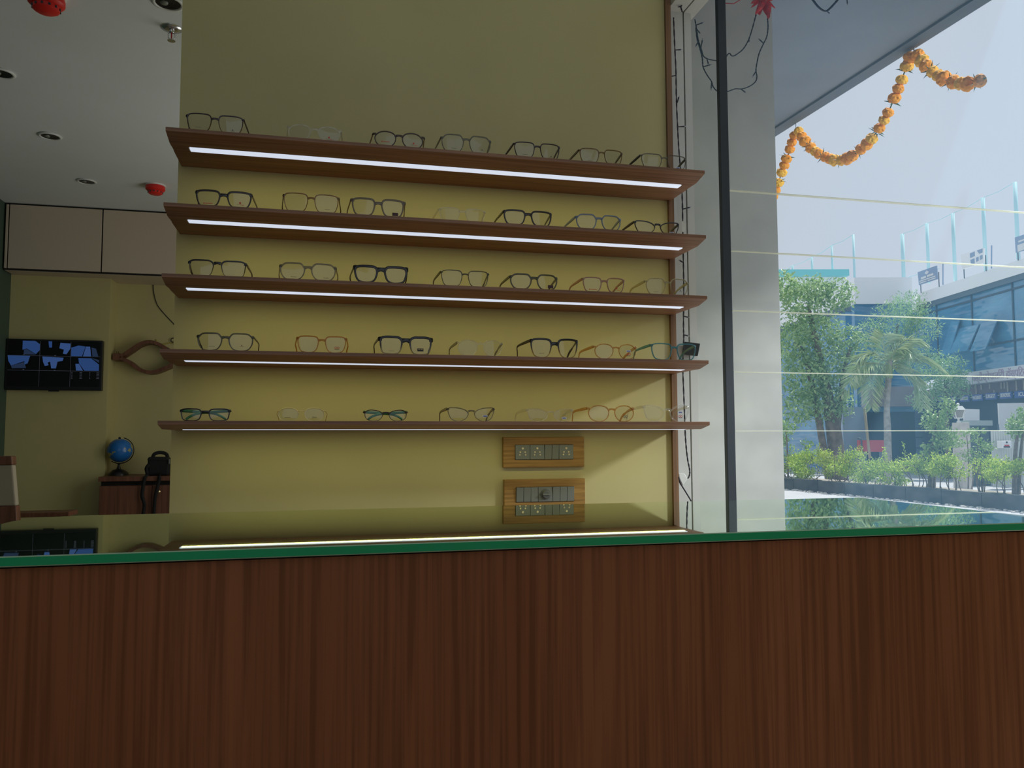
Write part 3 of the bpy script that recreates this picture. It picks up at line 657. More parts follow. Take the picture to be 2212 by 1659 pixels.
string_light('string_light', [(1455, 38), (1457, 90), (1460, 150), (1461, 210), (1464, 280), (1467, 330), (1472, 390), (1474, 440), (1475, 500), (1476, 560), (1477, 620), (1476.5, 700), (1477, 735), (1475, 790), (1477, 850), (1479, 905), (1481, 950), (1485, 990), (1490, 1018), (1487, 1032), (1480, 1034)], 2.335,
  [(1459, 108, 1474, 107), (1460, 163, 1444, 166), (1463, 222, 1467, 207), (1465, 274, 1482, 273), (1474, 452, 1494, 447), (1477, 568, 1466, 561), (1477, 683, 1489, 686), (1476, 723, 1489, 726)],
  'dark twisted string light hanging down the white post beside the shelves')
string_light('string_light', [(1488, 0), (1479, 6), (1471, 14), (1474, 26)], 2.32, [(1471, 14, 1464, 15)], 'short dark wire end at the top of the white post')
YF = 2.50
string_light('string_light', [(1501, 42), (1505, 64), (1508, 85), (1515, 107), (1519, 120), (1526, 126), (1540, 130), (1560, 131), (1568, 123), (1575, 115), (1582, 121), (1592, 117), (1606, 105), (1617, 86), (1625, 62), (1633, 32)], YF,
  [(1504, 54, 1521, 48), (1506, 64, 1513, 73), (1514, 104, 1518, 82), (1509, 88, 1502, 102), (1527, 127, 1531, 141), (1618, 84, 1618, 91), (1585, 121, 1590, 119)], 'upper loop of dark string lights behind the window glass', group='string light loops in the window')
string_light('string_light', [(1503, 60), (1506, 85), (1512, 105), (1517, 125), (1519, 145), (1528, 163), (1537, 176), (1541, 188), (1552, 198), (1570, 198), (1588, 192), (1603, 192), (1620, 186), (1632, 176), (1635, 165), (1633, 150), (1639, 118), (1648, 97), (1656, 80), (1659, 60), (1658, 40)], YF+.01,
  [(1520, 144, 1538, 139), (1537, 177, 1536, 195), (1600, 192, 1612, 201), (1634, 152, 1625, 167), (1650, 94, 1638, 83)], 'lower loop of dark string lights hanging below the red flower', group='string light loops in the window')
string_light('string_light', [(1745, -14), (1756, 0), (1765, 12), (1774, 20), (1784, 24), (1794, 17), (1806, 4), (1820, -12)], YF, [(1786, 24, 1793, 30), (1767, 12, 1766, 17), (1829, -6, 1831, 12)], 'piece of dark string lights against the grey canopy at the top', r=.004, group='string light loops in the window')
# red foil flower
c = atY(1650, -6, YF+.005)
fl = empty('hanging_flower', c, 'red foil flower hanging from the top of the window', 'decoration')
q = MB(); rr = random.Random(3)
for (dx, dz, tipx, tipz, wd) in ((-.004, 0, -.05, -.028, .013), (-.004, -.01, -.028, -.062, .016), (0, -.01, -.02, -.070, .014), (.004, -.01, .012, -.083, .014), (.004, -.005, .02, -.078, .012), (.006, 0, .048, -.034, .006), (.006, .01, .04, .01, .012), (-.006, .01, -.026, .02, .022), (-.01, 0, -.042, -.036, .009), (.0, .02, .02, .03, .02), (.004, 0, .03, -.012, .008)):
    P = smooth_path([(dx, rr.uniform(-.01, .01), dz), ((dx+tipx)*.5+rr.uniform(-.004, .004), rr.uniform(-.02, .01), (dz+tipz)*.5), (tipx, rr.uniform(-.02, .02), tipz)], 4)
    q.sweep(P, [(wd*math.sin(math.pi*(.25+.72*i/(len(P)-1))), .0009) for i in range(len(P))], 6, up=(.3, 1, .2))
q.build('petals', M['redfoil'], fl, smooth=True)
q = MB(); q.sweep([(0, 0, .12), (0, 0, 0)], .006, 8); q.ball((0, -.004, -.008), .013, 8); q.build('flower_centre', M['redfoil'], fl, smooth=True)
q = MB(); q.sweep([atY(1565, 7, YF)-c, atY(1585, 8, YF)-c, atY(1605, -4, YF)-c], .0018, 6); q.build('ribbon', M['redfoil'], fl, smooth=True)
# dark card, tape, adapter at the post
a = atY(1480, 738, 2.335); b = atY(1513, 742, 2.335); c2 = atY(1508, 769, 2.335); d2 = atY(1476, 765, 2.335)
q = MB(); q.hexa([v+Vector((0, .012, 0)) for v in (a, b, c2, d2)]+[v for v in (a, b, c2, d2)])
tag(q.build('sensor_box', M['black'], bevel=.002), 'small tilted black box on the white post behind the teal eyeglasses', 'box')
q = MB(); A = atY(1473, 478, 2.329); q.add([A, atY(1480, 478, 2.328), atY(1481, 486, 2.326), atY(1479, 494, 2.328), atY(1481, 500, 2.327), atY(1473, 501, 2.329)], [(0, 1, 2), (0, 2, 3, 5), (3, 4, 5)])
o = q.build('tape', M['tape']); sm = o.modifiers.new('thick', 'SOLIDIFY'); sm.thickness = .0006
tag(o, 'torn piece of clear tape holding the wire to the post', 'tape')
A = atY(1466, 1022, 2.33); Bq = atY(1486, 1034, 2.33); Cq = atY(1475, 1049, 2.33)
ad_ = empty('plug_adapter', A, 'small white plug adapter hanging on the wire above the counter', 'plug adapter')
q = MB(); pl = [A-A, atY(1478, 1022, 2.33)-A, Bq-A, Cq-A, atY(1468, 1034, 2.33)-A]
nn = len(pl); q.add(pl+[v+Vector((0, .02, 0)) for v in pl], [tuple(range(nn)), tuple(range(nn, 2*nn))[::-1]]+[(i, nn+i, nn+(i+1) % nn, (i+1) % nn) for i in range(nn)]); q.build('body', M['whiteplastic'], ad_, bevel=.002)
q = MB(); q.sweep(smooth_path([atY(1466, 1030, 2.33)-A, atY(1470, 1044, 2.33)-A, atY(1482, 1064, 2.33)-A, atY(1493, 1083, 2.33)-A, atY(1497, 1100, 2.33)-A], 5), .0022, 8); q.build('cable', M['wire'], ad_, smooth=True)

# ================================================================ back of the shop
ch = atY(190, 590, YC).z
zl, zr = atY(110, 440, YC).z, ch
xd = atY(220.5, 520, YC).x; x0c = max(atY(10, 520, YC).x, XL+.03)
oc = empty('overhead_cabinet', ((x0c+XW)/2, YC, ch), 'beige wall cabinet hung under the ceiling at the back, two doors', 'cabinet')
ocx = (x0c+XW)/2
boxo('body', (XL+.012-ocx, .018, 0), (XW-.002-ocx, YA-YC-.002, CEIL-ch-.003), M['laminate'], oc)
boxo('body_back', (xs+.003-ocx, YA-YC-.002, 0), (XW-.002-ocx, YB-YC-.003, CEIL-ch-.003), M['laminate'], oc)
zb0, zt0 = .012, CEIL-ch-.012
boxo('door', (x0c+.003-ocx, 0, zb0), (xd-.004-ocx, .017, zt0), M['laminate'], oc, .001)
boxo('door', (xd+.004-ocx, 0, zb0), (XW-.004-ocx, .017, zt0), M['laminate'], oc, .001)
boxo('filler_panel', (XL+.012-ocx, 0, zb0), (x0c-.004-ocx, .017, zt0), M['laminate'], oc, .001)
q = MB(); q.box((xd-.0035-ocx, .006, zb0), (xd+.0035-ocx, .0175, zt0)); q.box((x0c-.0035-ocx, .006, zb0), (x0c+.0025-ocx, .0175, zt0)); q.box((XL+.012-ocx, .006, zt0), (XW-.004-ocx, .0175, zt0+.008)); q.box((XL+.012-ocx, .004, .002), (XW-.004-ocx, .0175, zb0-.002)); q.build('door_gap', M['gap'], oc)

# wall monitor with camera pictures
YM = YA-.05
a = atY(13.5, 731, YM); b = atY(222, 736, YM); bz = atY(120, 843, YM).z
mo = empty('wall_monitor', ((a.x+b.x)/2, YA, bz), 'black wall monitor showing six blue security camera pictures', 'monitor')
mw = b.x-a.x; mh = (a.z+b.z)/2-bz
boxo('casing', (-mw/2, -.05, 0), (mw/2, -.008, mh), M['black'], mo, .003)
q = MB(); q.box((-.03, -.049, -.008), (.03, -.035, .001)); q.build('sensor_bar', M['black'], mo)
boxo('wall_bracket', (-.1, -.008, mh*.3), (.1, 0, mh*.7), M['black'], mo)
sc = boxo('screen', (-mw/2+.012, -.0512, .024), (mw/2-.012, -.0500, mh-.012), M['screen'], mo)
sw, shh = mw-.024, mh-.036
def SP(u, v): return (-mw/2+.012+u*sw, -.0516, .024+(1-v)*shh)
def scr(name, polys, m):
    if name == 'camera_picture' and len(polys) > 1:
        for P in polys: scr(name, [P], m)
        return
    q = MB()
    for P in polys:
        n = len(P); V = [SP(*t) for t in P]; q.add(V+[(x, y+.0003, z) for x, y, z in V], [tuple(range(n)), tuple(range(n, 2*n))[::-1]]+[(i, (i+1) % n, n+(i+1) % n, n+i) for i in range(n)])
    o = q.build(name, m, mo); o.parent = sc; return o
scr('camera_picture', [[(.155, 0), (.29, .0), (.34, .07), (.34, .2), (.30, .29), (.2, .17), (.155, .2)], [(.0, .33), (.24, .33), (.215, .5), (.18, .52), (.18, .45), (.04, .55), (.01, .45)], [(.43, .0), (.47, .0), (.47, .14), (.44, .14)]], M['scr1'])
scr('camera_picture', [[(.56, .03), (.67, .04), (.67, .15), (.63, .28), (.59, .27), (.6, .18), (.55, .15)], [(.37, .34), (.6, .36), (.59, .43), (.535, .45), (.52, .6), (.47, .6), (.455, .45), (.43, .47), (.44, .53), (.4, .55), (.38, .46)], [(.84, .1), (.885, .1), (.9, .32), (.81, .32)], [(.73, .49), (.77, .49), (.815, .64), (.74, .64)]], M['scr2'])
scr('camera_picture', [[(.68, .13), (.76, .08), (.835, .1), (.8, .32), (.68, .32)], [(.76, .36), (.9, .36), (.99, .5), (.99, .64), (.83, .64), (.77, .48)]], M['scr1'])
scr('camera_picture', [[(.9, .12), (.95, .14), (.98, .32), (.915, .32)], [(.17, .2), (.2, .18), (.3, .3), (.17, .3)], [(.9, .35), (.99, .4), (.99, .46)], [(.04, .55), (.18, .47), (.2, .6), (.05, .61)]], M['scr3'])
L_ = .0022
gl = [[(0, .325), (1, .325), (1, .329), (0, .329)], [(0, .648), (1, .648), (1, .653), (0, .653)], [(.341, 0), (.343, 0), (.343, 1), (.341, 1)], [(.675, 0), (.677, 0), (.677, 1), (.675, 1)]]
for j in range(5):
    for u, wv in ((.69, .012), (.78, .025), (.885, .01), (.965, .03)): gl.append([(u, .68+j*.032), (u+wv, .68+j*.032), (u+wv, .69+j*.032), (u, .69+j*.032)])
for u, v in ((.165, .295), (.5, .31), (.165, .625), (.5, .637)): gl.append([(u, v), (u+.015, v), (u+.015, v+.012), (u, v+.012)])
scr('picture_grid', gl, M['scr4'])

# eye-shaped wooden wall shelf
YE = YB-.10
ctr = atY(322, 772, YE)
ey = empty('eye_shelf', (ctr.x, YB, ctr.z), 'brown wooden eye shaped wall shelf on the back wall', 'wall shelf')
def arc(P): return [atY(x, y, YE)-ctr for x, y in P]
for nm, P in (('upper_lid', [(246, 769), (262, 768), (280, 757), (300, 744), (320, 738), (340, 742), (358, 752), (375, 761), (392, 768)]), ('lower_lid', [(246, 771), (264, 775), (280, 783), (297, 796), (315, 803), (332, 803), (350, 797), (372, 787), (392, 772)])):
    Q = smooth_path(arc(P), 5); q = MB(); th = .011
    V = []
    for i, v in enumerate(Q):
        t = (Q[min(i+1, len(Q)-1)]-Q[max(i-1, 0)]).normalized(); nn = Vector((-t.z, 0, t.x))
        for s, yy in ((-1, -.10), (1, -.10), (1, -.001), (-1, -.001)): V.append((v.x+nn.x*th*s, yy, v.z+nn.z*th*s))
    k = len(Q); Fc = [(i*4+j, i*4+(j+1) % 4, i*4+4+(j+1) % 4, i*4+4+j) for i in range(k-1) for j in range(4)]+[(0, 1, 2, 3), (4*k-1, 4*k-2, 4*k-3, 4*k-4)]
    q.add(V, Fc); q.build(nm, M['cabwood'], ey)
q = MB(); a = atY(244, 763, YE)-ctr; b = atY(258, 778, YE)-ctr; q.box((a.x, -.104, b.z), (b.x, -.001, a.z)); q.build('corner_block', M['cabwood'], ey)
q = MB()
for px in (248, 252): v = atY(px, 757, YE)-ctr; w3 = atY(px, 764, YE)-ctr; q.box((v.x-.0012, -.05, w3.z), (v.x+.0012, -.047, v.z))
q.build('screw', M['black'], ey)
# loose wires on the back wall
def wire(P, Y, r, label, m=M['wire']):
    pts = smooth_path(pxpath(P, Y), 6); q = MB(); q.sweep([v-pts[0] for v in pts], r, 6); o = q.build('loose_wire', m, smooth=True); o.location = pts[0]; return tag(o, label, 'wire', 'loose wires on the back wall')
wire([(331, 612), (332, 630), (336, 648), (342, 662), (355, 678), (374, 698), (385, 708)], YB-.006, .0026, 'long thin loose wire hanging from under the overhead cabinet')
M['yellowwire'] = pm('yellow_wire', (.5, .4, .06), .5)
wire([(338, 733), (339, 740), (345, 744), (356, 743), (366, 741), (376, 742), (384, 748)], YB-.008, .0028, 'short yellow loose wire above the eye shaped shelf', M['yellowwire'])
wire([(384, 730), (372, 731), (369, 735), (373, 739), (384, 738)], YB-.012, .003, 'small curl of wire at the wall edge above the eye shaped shelf')

# sideboard, globe, camera bag
YSB = YB-.36
a = atY(215, 1030, YSB); zt_ = a.z; xsb0 = a.x
sb = empty('sideboard', ((xsb0+XW)/2, YSB, 0), 'low dark brown wooden sideboard against the back wall', 'sideboard')
sx0, sx1 = xsb0-(xsb0+XW)/2, XW-.003-(xsb0+XW)/2
boxo('top', (sx0-.004, -.012, zt_-.03), (sx1, YB-YSB-.003, zt_), M['cabwood'], sb, .002)
boxo('recess', (sx0+.006, .02, zt_-.058), (sx1, YB-YSB-.004, zt_-.03), M['gap'], sb)
boxo('body', (sx0, .02, .0), (sx1, YB-YSB-.004, zt_-.058), M['cabwood'], sb)
xd2 = atY(328, 1070, YSB).x-(xsb0+XW)/2
boxo('door', (sx0+.002, .0, .05), (xd2-.002, .02, zt_-.060), M['cabwood'], sb, .001)
d2_ = boxo('door', (xd2+.002, .0, .05), (sx1, .02, zt_-.060), M['cabwood'], sb, .001)
lk = atY(343, 1062, YSB); q = MB(); q.lathe([(.0001, .008), (.010, .008), (.012, 0)], (lk.x-(xsb0+XW)/2, 0, lk.z), 16, M4=Matrix.Rotation(R(90), 4, 'X')); q.build('lock', M['brass'], d2_, smooth=True)
yg = YB-.17; gb = atY(256, 1027, yg); gc = atY(259, 973, yg); gr = (atY(286, 973, yg)-atY(231, 973, yg)).x/2
gl_ = empty('globe', (gb.x, yg, zt_), 'small blue desk globe on a black stand on the sideboard', 'globe')
def globemat():
    ma, nt, b, o = newmat('globe_print'); col, f = noise_col(nt, (.02, .16, .50), (.42, .36, .10), (14, 14, 14), 4, 1, lo=.585, hi=.60)
    nt.links.new(col, b.inputs['Base Color']); b.inputs['Roughness'].default_value = .25; return ma
gz = gc.z-zt_; gx = gc.x-gb.x
q = MB(); q.ball((gx, 0, gz), gr, 28); q.build('ball', globemat(), gl_, smooth=True)
q = MB(); q.lathe([(.062, 0), (.062, .008), (.055, .02), (.036, .034), (.014, .042), (.008, .06), (.007, .075), (.012, .078), (.0001, .08)], (0, 0, 0), 28); q.build('stand', M['black'], gl_, smooth=True, auto=50)
q = MB(); ar = [(gx+(gr+.008)*math.sin(R(t)), 0, gz-(gr+.008)*math.cos(R(t))) for t in range(-35, 175, 10)]; q.sweep(ar, (.005, .003), 6); q.sweep([(0, 0, .07), (gx*.5, 0, gz-gr-.006)], .008, 8); q.build('meridian_arm', M['black'], gl_, smooth=True)
q = MB(); q.ball((gx-.004, 0, gz+gr+.004), .008, 8); q.build('axis_cap', M['black'], gl_, smooth=True)
yk = YSB+.10; ka = atY(321, 1026, yk); kb = atY(369, 1026, yk); kt = atY(345, 988, yk).z
kw = kb.x-ka.x; kc = (ka.x+kb.x)/2; kh = kt-zt_
bag = empty('camera_bag', (kc, yk, zt_), 'black camera bag with hanging straps on the sideboard', 'bag')
q = MB(); q.hexa([(-kw/2+.003, -.05, 0), (kw/2-.006, -.05, 0), (kw/2-.006, .06, 0), (-kw/2+.003, .06, 0), (-kw/2, -.055, kh*.93), (kw/2, -.055, kh*.93), (kw/2, .062, kh*.93), (-kw/2, .062, kh*.93)]); q.build('body', M['fabricblack'], bag, bevel=.012)
q = MB(); q.hexa([(-kw/2-.002, -.06, kh*.86), (kw/2+.002, -.06, kh*.82), (kw/2+.002, .065, kh*.82), (-kw/2-.002, .065, kh*.86), (-kw/2+.006, -.05, kh*1.04), (kw/2-.02, -.05, kh*1.02), (kw/2-.02, .055, kh*1.02), (-kw/2+.006, .055, kh*1.04)]); q.build('lid', M['fabricblack'], bag, bevel=.006)
q = MB(); q.sweep(smooth_path([(-.045, 0, kh), (-.035, 0, kh+.022), (0, 0, kh+.032), (.035, 0, kh+.022), (.045, 0, kh)], 5), (.012, .005), 8, up=(0, 1, 0)); q.build('handle', M['fabricblack'], bag, smooth=True)
org = Vector((kc, yk, zt_))
for P in ([(322, 1003), (316, 1012), (318, 1024), (314, 1030), (312, 1036), (309, 1052), (307, 1072), (312, 1090), (309, 1112)], [(344, 1023), (344, 1029), (344, 1034), (342, 1045), (337, 1065), (334, 1085), (332, 1112)]):
    Q = [atY(x, y, yk-.06 if y < 1026 else YSB-.022) - org for x, y in P]; q = MB(); q.sweep(smooth_path(Q, 4), (.012, .003), 6, up=(0, 1, 0)); q.build('strap', M['fabricblack'], bag, smooth=True)
q = MB(); v = atY(366, 996, yk-.06)-org; q.box((v.x-.004, -.064, v.z-.018), (v.x+.004, -.056, v.z+.012)); q.build('buckle', M['grey'], bag)

# chair and low table at the left edge
yh_ = 3.6
ca = atY(29, 985, yh_); cb = atY(46, 1125, yh_)
chr_ = empty('visitor_chair', (ca.x-.25, yh_, 0), 'tall wooden chair with beige back at the left edge', 'chair')
og = Vector((ca.x-.25, yh_, 0)); x_r0 = .25; z0_, z1_ = ca.z, atY(30, 1004, yh_).z
zm = atY(40, 1092, yh_).z; xr1 = cb.x-og.x; zlow = cb.z
q = MB(); q.hexa([(-.25, -.02, z1_), (x_r0+.004, -.02, z1_), (x_r0+.004, .03, z1_), (-.25, .03, z1_), (-.25, -.02, z0_), (x_r0, -.02, z0_), (x_r0, .03, z0_), (-.25, .03, z0_)]); q.build('top_rail', M['cabwood'], chr_, bevel=.004)
q = MB(); q.hexa([(-.25, -.018, zm), (x_r0+.022, -.018, zm), (x_r0+.022, .02, zm), (-.25, .02, zm), (-.25, -.018, z1_), (x_r0+.004, -.018, z1_), (x_r0+.004, .02, z1_), (-.25, .02, z1_)]); q.build('back_panel', M['cushion'], chr_, bevel=.006)
q = MB(); q.hexa([(-.25, -.02, .45), (xr1+.02, -.02, .45), (xr1+.02, .03, .45), (-.25, .03, .45), (-.25, -.02, zm), (x_r0+.022, -.02, zm), (x_r0+.022, .03, zm), (-.25, .03, zm)]); q.build('lower_rail', M['cabwood'], chr_, bevel=.004)
boxo('seat', (-.25, .03, .40), (.29, .50, .46), M['cushion'], chr_, .015)
for sx_ in (-.24, .24):
    for yy in (-.01, .46): boxo('leg', (sx_-.02, yy-.02+.02, 0), (sx_+.02, yy+.04, .42), M['cabwood'], chr_)
yt = 4.45
ta_ = atY(35, 1109, yt); tb_ = atY(153, 1106, yt); tz = (ta_.z+tb_.z)/2
tab = empty('side_table', ((tb_.x+XL)/2, yt, 0), 'brown wooden table top just visible behind the counter at left', 'table')
tw_ = (tb_.x-XL)/2-.01
boxo('top', (-tw_, 0, tz-.022), (tw_, .16, tz), M['cabwood'], tab, .003)
for sx_ in (-tw_+.06, -tw_+.3):
    for yy in (.03, .13): boxo('leg', (sx_-.02, yy-.02, 0), (sx_+.02, yy+.02, tz-.022), M['cabwood'], tab)
#EXTERIOR
# ================================================================ outside
ZR = ZC-1.5
struct(boxo('road', (-60, 3.2, ZR-.05), (90, 120, ZR), pm('pale_paving', (.44, .455, .48), .8, 0, .3, .06, 1.5)))
struct(boxo('pavement', (-.5, 2.46, ZR-.05), (8, 3.2, -.02), pm('shopfront_paving', (.42, .41, .39), .7)))
K0, K1 = atZ(1693, 1057, ZR), atZ(2212, 1107, ZR)
kd = (K1-K0).normalized(); kn = Vector((-kd.y, kd.x, 0)); kn = kn if kn.y > 0 else -kn
KA, KB = K0-kd*9, K1+kd*5; KL = (KB-KA).length
def kmat():
    ma, nt, b, o = newmat('mossy_kerb'); col, f = noise_col(nt, (.035, .038, .04), (.11, .11, .105), (2.2, 2.2, 3), 6, 1, lo=.35, hi=.7); nt.links.new(col, b.inputs['Base Color']); b.inputs['Roughness'].default_value = .9; return ma
KH = .34
q = MB()
i = 0; tpos = 0
while tpos < KL:
    ln = min(1.05, KL-tpos); a = KA+kd*(tpos+.006); b = KA+kd*(tpos+ln-.006); hh = KH+rnd.uniform(-.012, .012)
    q.hexa([v+Vector((0, 0, zz)) for zz in (0, hh) for v in (a, b, b+kn*.17, a+kn*.17)]); tpos += ln
struct(q.build('kerb', kmat(), bevel=.012))
q = MB(); prism(q, [(v.x, v.y) for v in (KA+kn*.16, KB+kn*.16, KB+kn*1.5, KA+kn*1.5)], ZR, ZR+KH-.07)
struct(q.build('planting_bed', pm('dry_soil', (.34, .31, .27), .9, 0, .2, .3, 5)))
q = MB()   # loose stones along the kerb foot
for i in range(520):
    t = rnd.uniform(.1, .98)*KL; v = KA+kd*t-kn*abs(rnd.gauss(0.04, .11)); r = rnd.uniform(.012, .035)
    q.hexa([(v.x+dx*r*rnd.uniform(.6, 1.2), v.y+dy*r*rnd.uniform(.6, 1.2), ZR+zz*r*rnd.uniform(.7, 1.2)) for zz in (0, 1.2) for dx, dy in ((-1, -1), (1, -1), (1, 1), (-1, 1))])
tag(q.build('gravel', pm('pale_gravel', (.62, .6, .56), .85)), 'pale loose gravel along the foot of the kerb', 'gravel', kind='stuff')

# ---- foliage
def leaves(mb, blobs, n, size, rg, shell=.55, droop=0, asp=.45, upb=.3):
    tot = sum(b[1][0]*b[1][2] for b in blobs)
    for c, rad in blobs:
        for _ in range(int(n*rad[0]*rad[2]/tot)):
            while True:
                d = Vector((rg.uniform(-1, 1), rg.uniform(-1, 1), rg.uniform(-1, 1)))
                if .05 < d.length < 1: break
            d = d.normalized()*(shell+(1-shell)*rg.random())*rg.uniform(.85, 1.08)
            p = Vector(c)+Vector((d.x*rad[0], d.y*rad[1], d.z*rad[2]))
            ax = Vector((rg.uniform(-1, 1), rg.uniform(-1, 1), rg.uniform(-1, 1)-droop)).normalized()
            nr = (d.normalized()*.8+Vector((rg.uniform(-1, 1), rg.uniform(-1, 1), rg.uniform(-1, 1)+upb))).normalized()
            sd_ = ax.cross(nr)
            if sd_.length < .1: continue
            sd_.normalize(); L = size*rg.uniform(.6, 1.35); W = L*asp; nn = sd_.cross(ax)
            mb.add([p, p+ax*L*.45+sd_*W*.5+nn*L*.06, p+ax*L, p+ax*L*.45-sd_*W*.5+nn*L*.06], [(0, 1, 2), (0, 2, 3)])
LM = {'hedge': leafmat('hedge_leaf', (.18, .36, .04), (.62, .74, .10), .45), 'tree': leafmat('tree_leaf', (.18, .34, .16), (.50, .66, .30), .4), 'feather': leafmat('feathery_leaf', (.22, .42, .22), (.44, .62, .32), .4),
      'shrub': leafmat('glossy_shrub_leaf', (.13, .27, .07), (.36, .50, .18), .3), 'palm': leafmat('palm_leaflet', (.30, .44, .18), (.55, .62, .36), .3), 'lime': leafmat('lime_leaf', (.25, .38, .05), (.48, .55, .08), .4)}
bark = pm('grey_brown_bark', (.20, .16, .13), .9, 0, .2, .3, 6); barkpalm = pm('palm_trunk_bark', (.36, .33, .29), .85, 0, .2, .2, 8)
def blobs_px(L, D, depth=.8):
    return [(atD(x, y, D)+Vector((0, (i % 3-1)*.25, 0)), (rx*D/F, max(rx, ry)*D/F*depth, ry*D/F)) for i, (x, y, rx, ry) in enumerate(L)]
def plant(name, label, cat, D, base_px, blobs, n, size, lm, group=None, stems=(), trunk=None, shell=.5, seed=1, asp=.45, droop=0, zb=None, barkm=None):
    rg = random.Random(seed); zb = ZR if zb is None else zb
    b = atD(base_px[0], base_px[1], D); base = Vector((b.x, b.y, zb)); e = empty(name, base, label, cat, group)
    q = MB(); leaves(q, [(c-base, r) for c, r in blobs_px(blobs, D)], n, size, rg, shell, droop, asp); q.build('foliage', lm, e)
    q = MB()
    for P, r0_, r1_ in stems:
        Q = smooth_path([atD(x, y, D)-base if i else Vector(((atD(x, y, D)-base).x, (atD(x, y, D)-base).y, 0)) for i, (x, y) in enumerate(P)], 4)
        q.sweep(Q, [r0_+(r1_-r0_)*i/(len(Q)-1) for i in range(len(Q))], 7)
    if stems: q.build('trunk', barkm or bark, e, smooth=True)
    return e
# hedge: one bush after another behind the kerb
hz = ZR+KH-.07
HN = int(KL/.82)
hb_i = 0
gapx = (1945, 1990)
hedge_pos = []
for i in range(HN):
    c = KA+kd*(.4+i*.82)+kn*rnd.uniform(.5, .75)
    v = c-CAM; D = v.dot(FWD); px = 1106+F*v.dot(RGT)/D
    if px < 1655 or px > 2330: continue
    hedge_pos.append((c, px))
def hedge_label(k, px):
    if k == 0: return 'green hedge bush touching the right edge of the pier'
    if k == len(hedge_pos)-1: return 'green hedge bush at the right edge of the picture, last along the kerb'
    o = ['first', 'second', 'third', 'fourth', 'fifth', 'sixth', 'seventh', 'eighth', 'ninth', 'tenth', 'eleventh', 'twelfth', 'thirteenth', 'fourteenth', 'fifteenth', 'sixteenth'][k]
    return f'green leafy hedge bush behind the kerb, {o} from the pier'
for k, (c, px) in enumerate(hedge_pos):
    thin = gapx[0] < px < gapx[1]
    rg = random.Random(50+k); e = empty('hedge_bush', (c.x, c.y, hz), hedge_label(k, px), 'bush', 'hedge bushes along the kerb')
    hgt = rg.uniform(.78, .98)*(1.0 if px < 1945 else .92)*(.72 if thin else 1)
    low = .02 if px < 1945 else .28
    bl = []
    for j in range(8 if not thin else 2):
        bl.append(((rg.uniform(-.45, .45), rg.uniform(-.2, .2), low+rg.uniform(.10 if px < 1945 else .16, .80)*(hgt-low)), (rg.uniform(.22, .34), .28, rg.uniform(.15, .22))))
    q = MB(); leaves(q, bl, 1900 if not thin else 420, .058, rg, .3, -.2, .5, .9)
    for j in range(rg.randint(2, 4)):    # upright sprigs
        a = Vector((rg.uniform(-.4, .4), rg.uniform(-.15, .15), hgt*.7)); t = Vector((rg.uniform(-.35, .35), 0, 1)).normalized()*rg.uniform(.2, .5)
        for m_ in range(14): leaves(q, [(a+t*(m_/14), (.03, .03, .03))], 3.4, .05, rg, .3, -.5, .5, .6)
    q.build('foliage', LM['hedge'] if rg.random() < .75 else LM['lime'], e)
    q = MB()
    for j in range(7):
        x = rg.uniform(-.3, .3); P = [(x, rg.uniform(-.1, .1), -.02), (x+rg.uniform(-.06, .06), 0, low*.7), (x+rg.uniform(-.2, .2), rg.uniform(-.1, .1), low+.2), (x+rg.uniform(-.3, .3), 0, hgt*.8)]
        q.sweep(smooth_path(P, 3), [.013-.0009*u for u in range(10)], 5)
    q.build('stems', bark, e, smooth=True)
# big tree next to the pier
plant('broadleaf_tree', 'large broad leaved tree beside the pier, its crown reaching above the roof line', 'tree', 27, (1800, 985), [(1722, 655, 52, 48), (1760, 625, 48, 34), (1700, 615, 40, 36), (1800, 640, 44, 40), (1712, 740, 60, 55), (1770, 710, 60, 48), (1730, 815, 62, 60), (1790, 790, 62, 55), (1840, 735, 42, 40), (1720, 880, 48, 42), (1790, 870, 60, 48), (1690, 930, 26, 40)],
  9500, .15, LM['tree'], None, [([(1812, 985), (1800, 930), (1790, 870), (1775, 800), (1760, 730), (1745, 660)], .30, .06), ([(1792, 880), (1820, 820), (1838, 750)], .14, .04), ([(1786, 850), (1745, 790), (1715, 740)], .14, .04)], seed=2)
plant('feathery_tree', 'pale feathery tree in front of the middle of the glass building', 'tree', 30, (1925, 985), [(1925, 690, 55, 45), (1965, 665, 50, 42), (1890, 720, 40, 40), (1985, 710, 42, 40), (1930, 760, 60, 50), (1890, 800, 46, 44), (1985, 780, 46, 40)],
  7000, .12, LM['feather'], None, [([(1914, 985), (1916, 880), (1920, 780), (1940, 700)], .12, .05)], seed=3, asp=.28, droop=.3)
plant('round_tree', 'low round tree between the palm and the sign band of the clinic', 'tree', 29, (2045, 985), [(2040, 795, 44, 34), (2010, 825, 36, 30), (2075, 822, 34, 28), (2045, 840, 50, 28), (2000, 865, 40, 28)], 2200, .15, LM['feather'], None, [([(2048, 985), (2046, 900), (2042, 820)], .12, .05)], seed=4, asp=.3)
plant('tall_shrub', 'tall glossy shrub with woody stems left of the gate lamp', 'shrub', 19.5, (2012, 1010), [(2030, 880, 17, 26), (2018, 912, 30, 28), (2040, 915, 22, 24), (2025, 948, 32, 24), (2010, 975, 24, 22)], 1500, .085, LM['shrub'], 'glossy shrubs behind the hedge', [([(2010, 1040), (2012, 1000), (2016, 950), (2028, 890)], .05, .015), ([(2016, 1040), (2022, 990), (2034, 940)], .035, .012), ([(2004, 1040), (2008, 990), (2010, 960)], .03, .012)], seed=5, asp=.6)
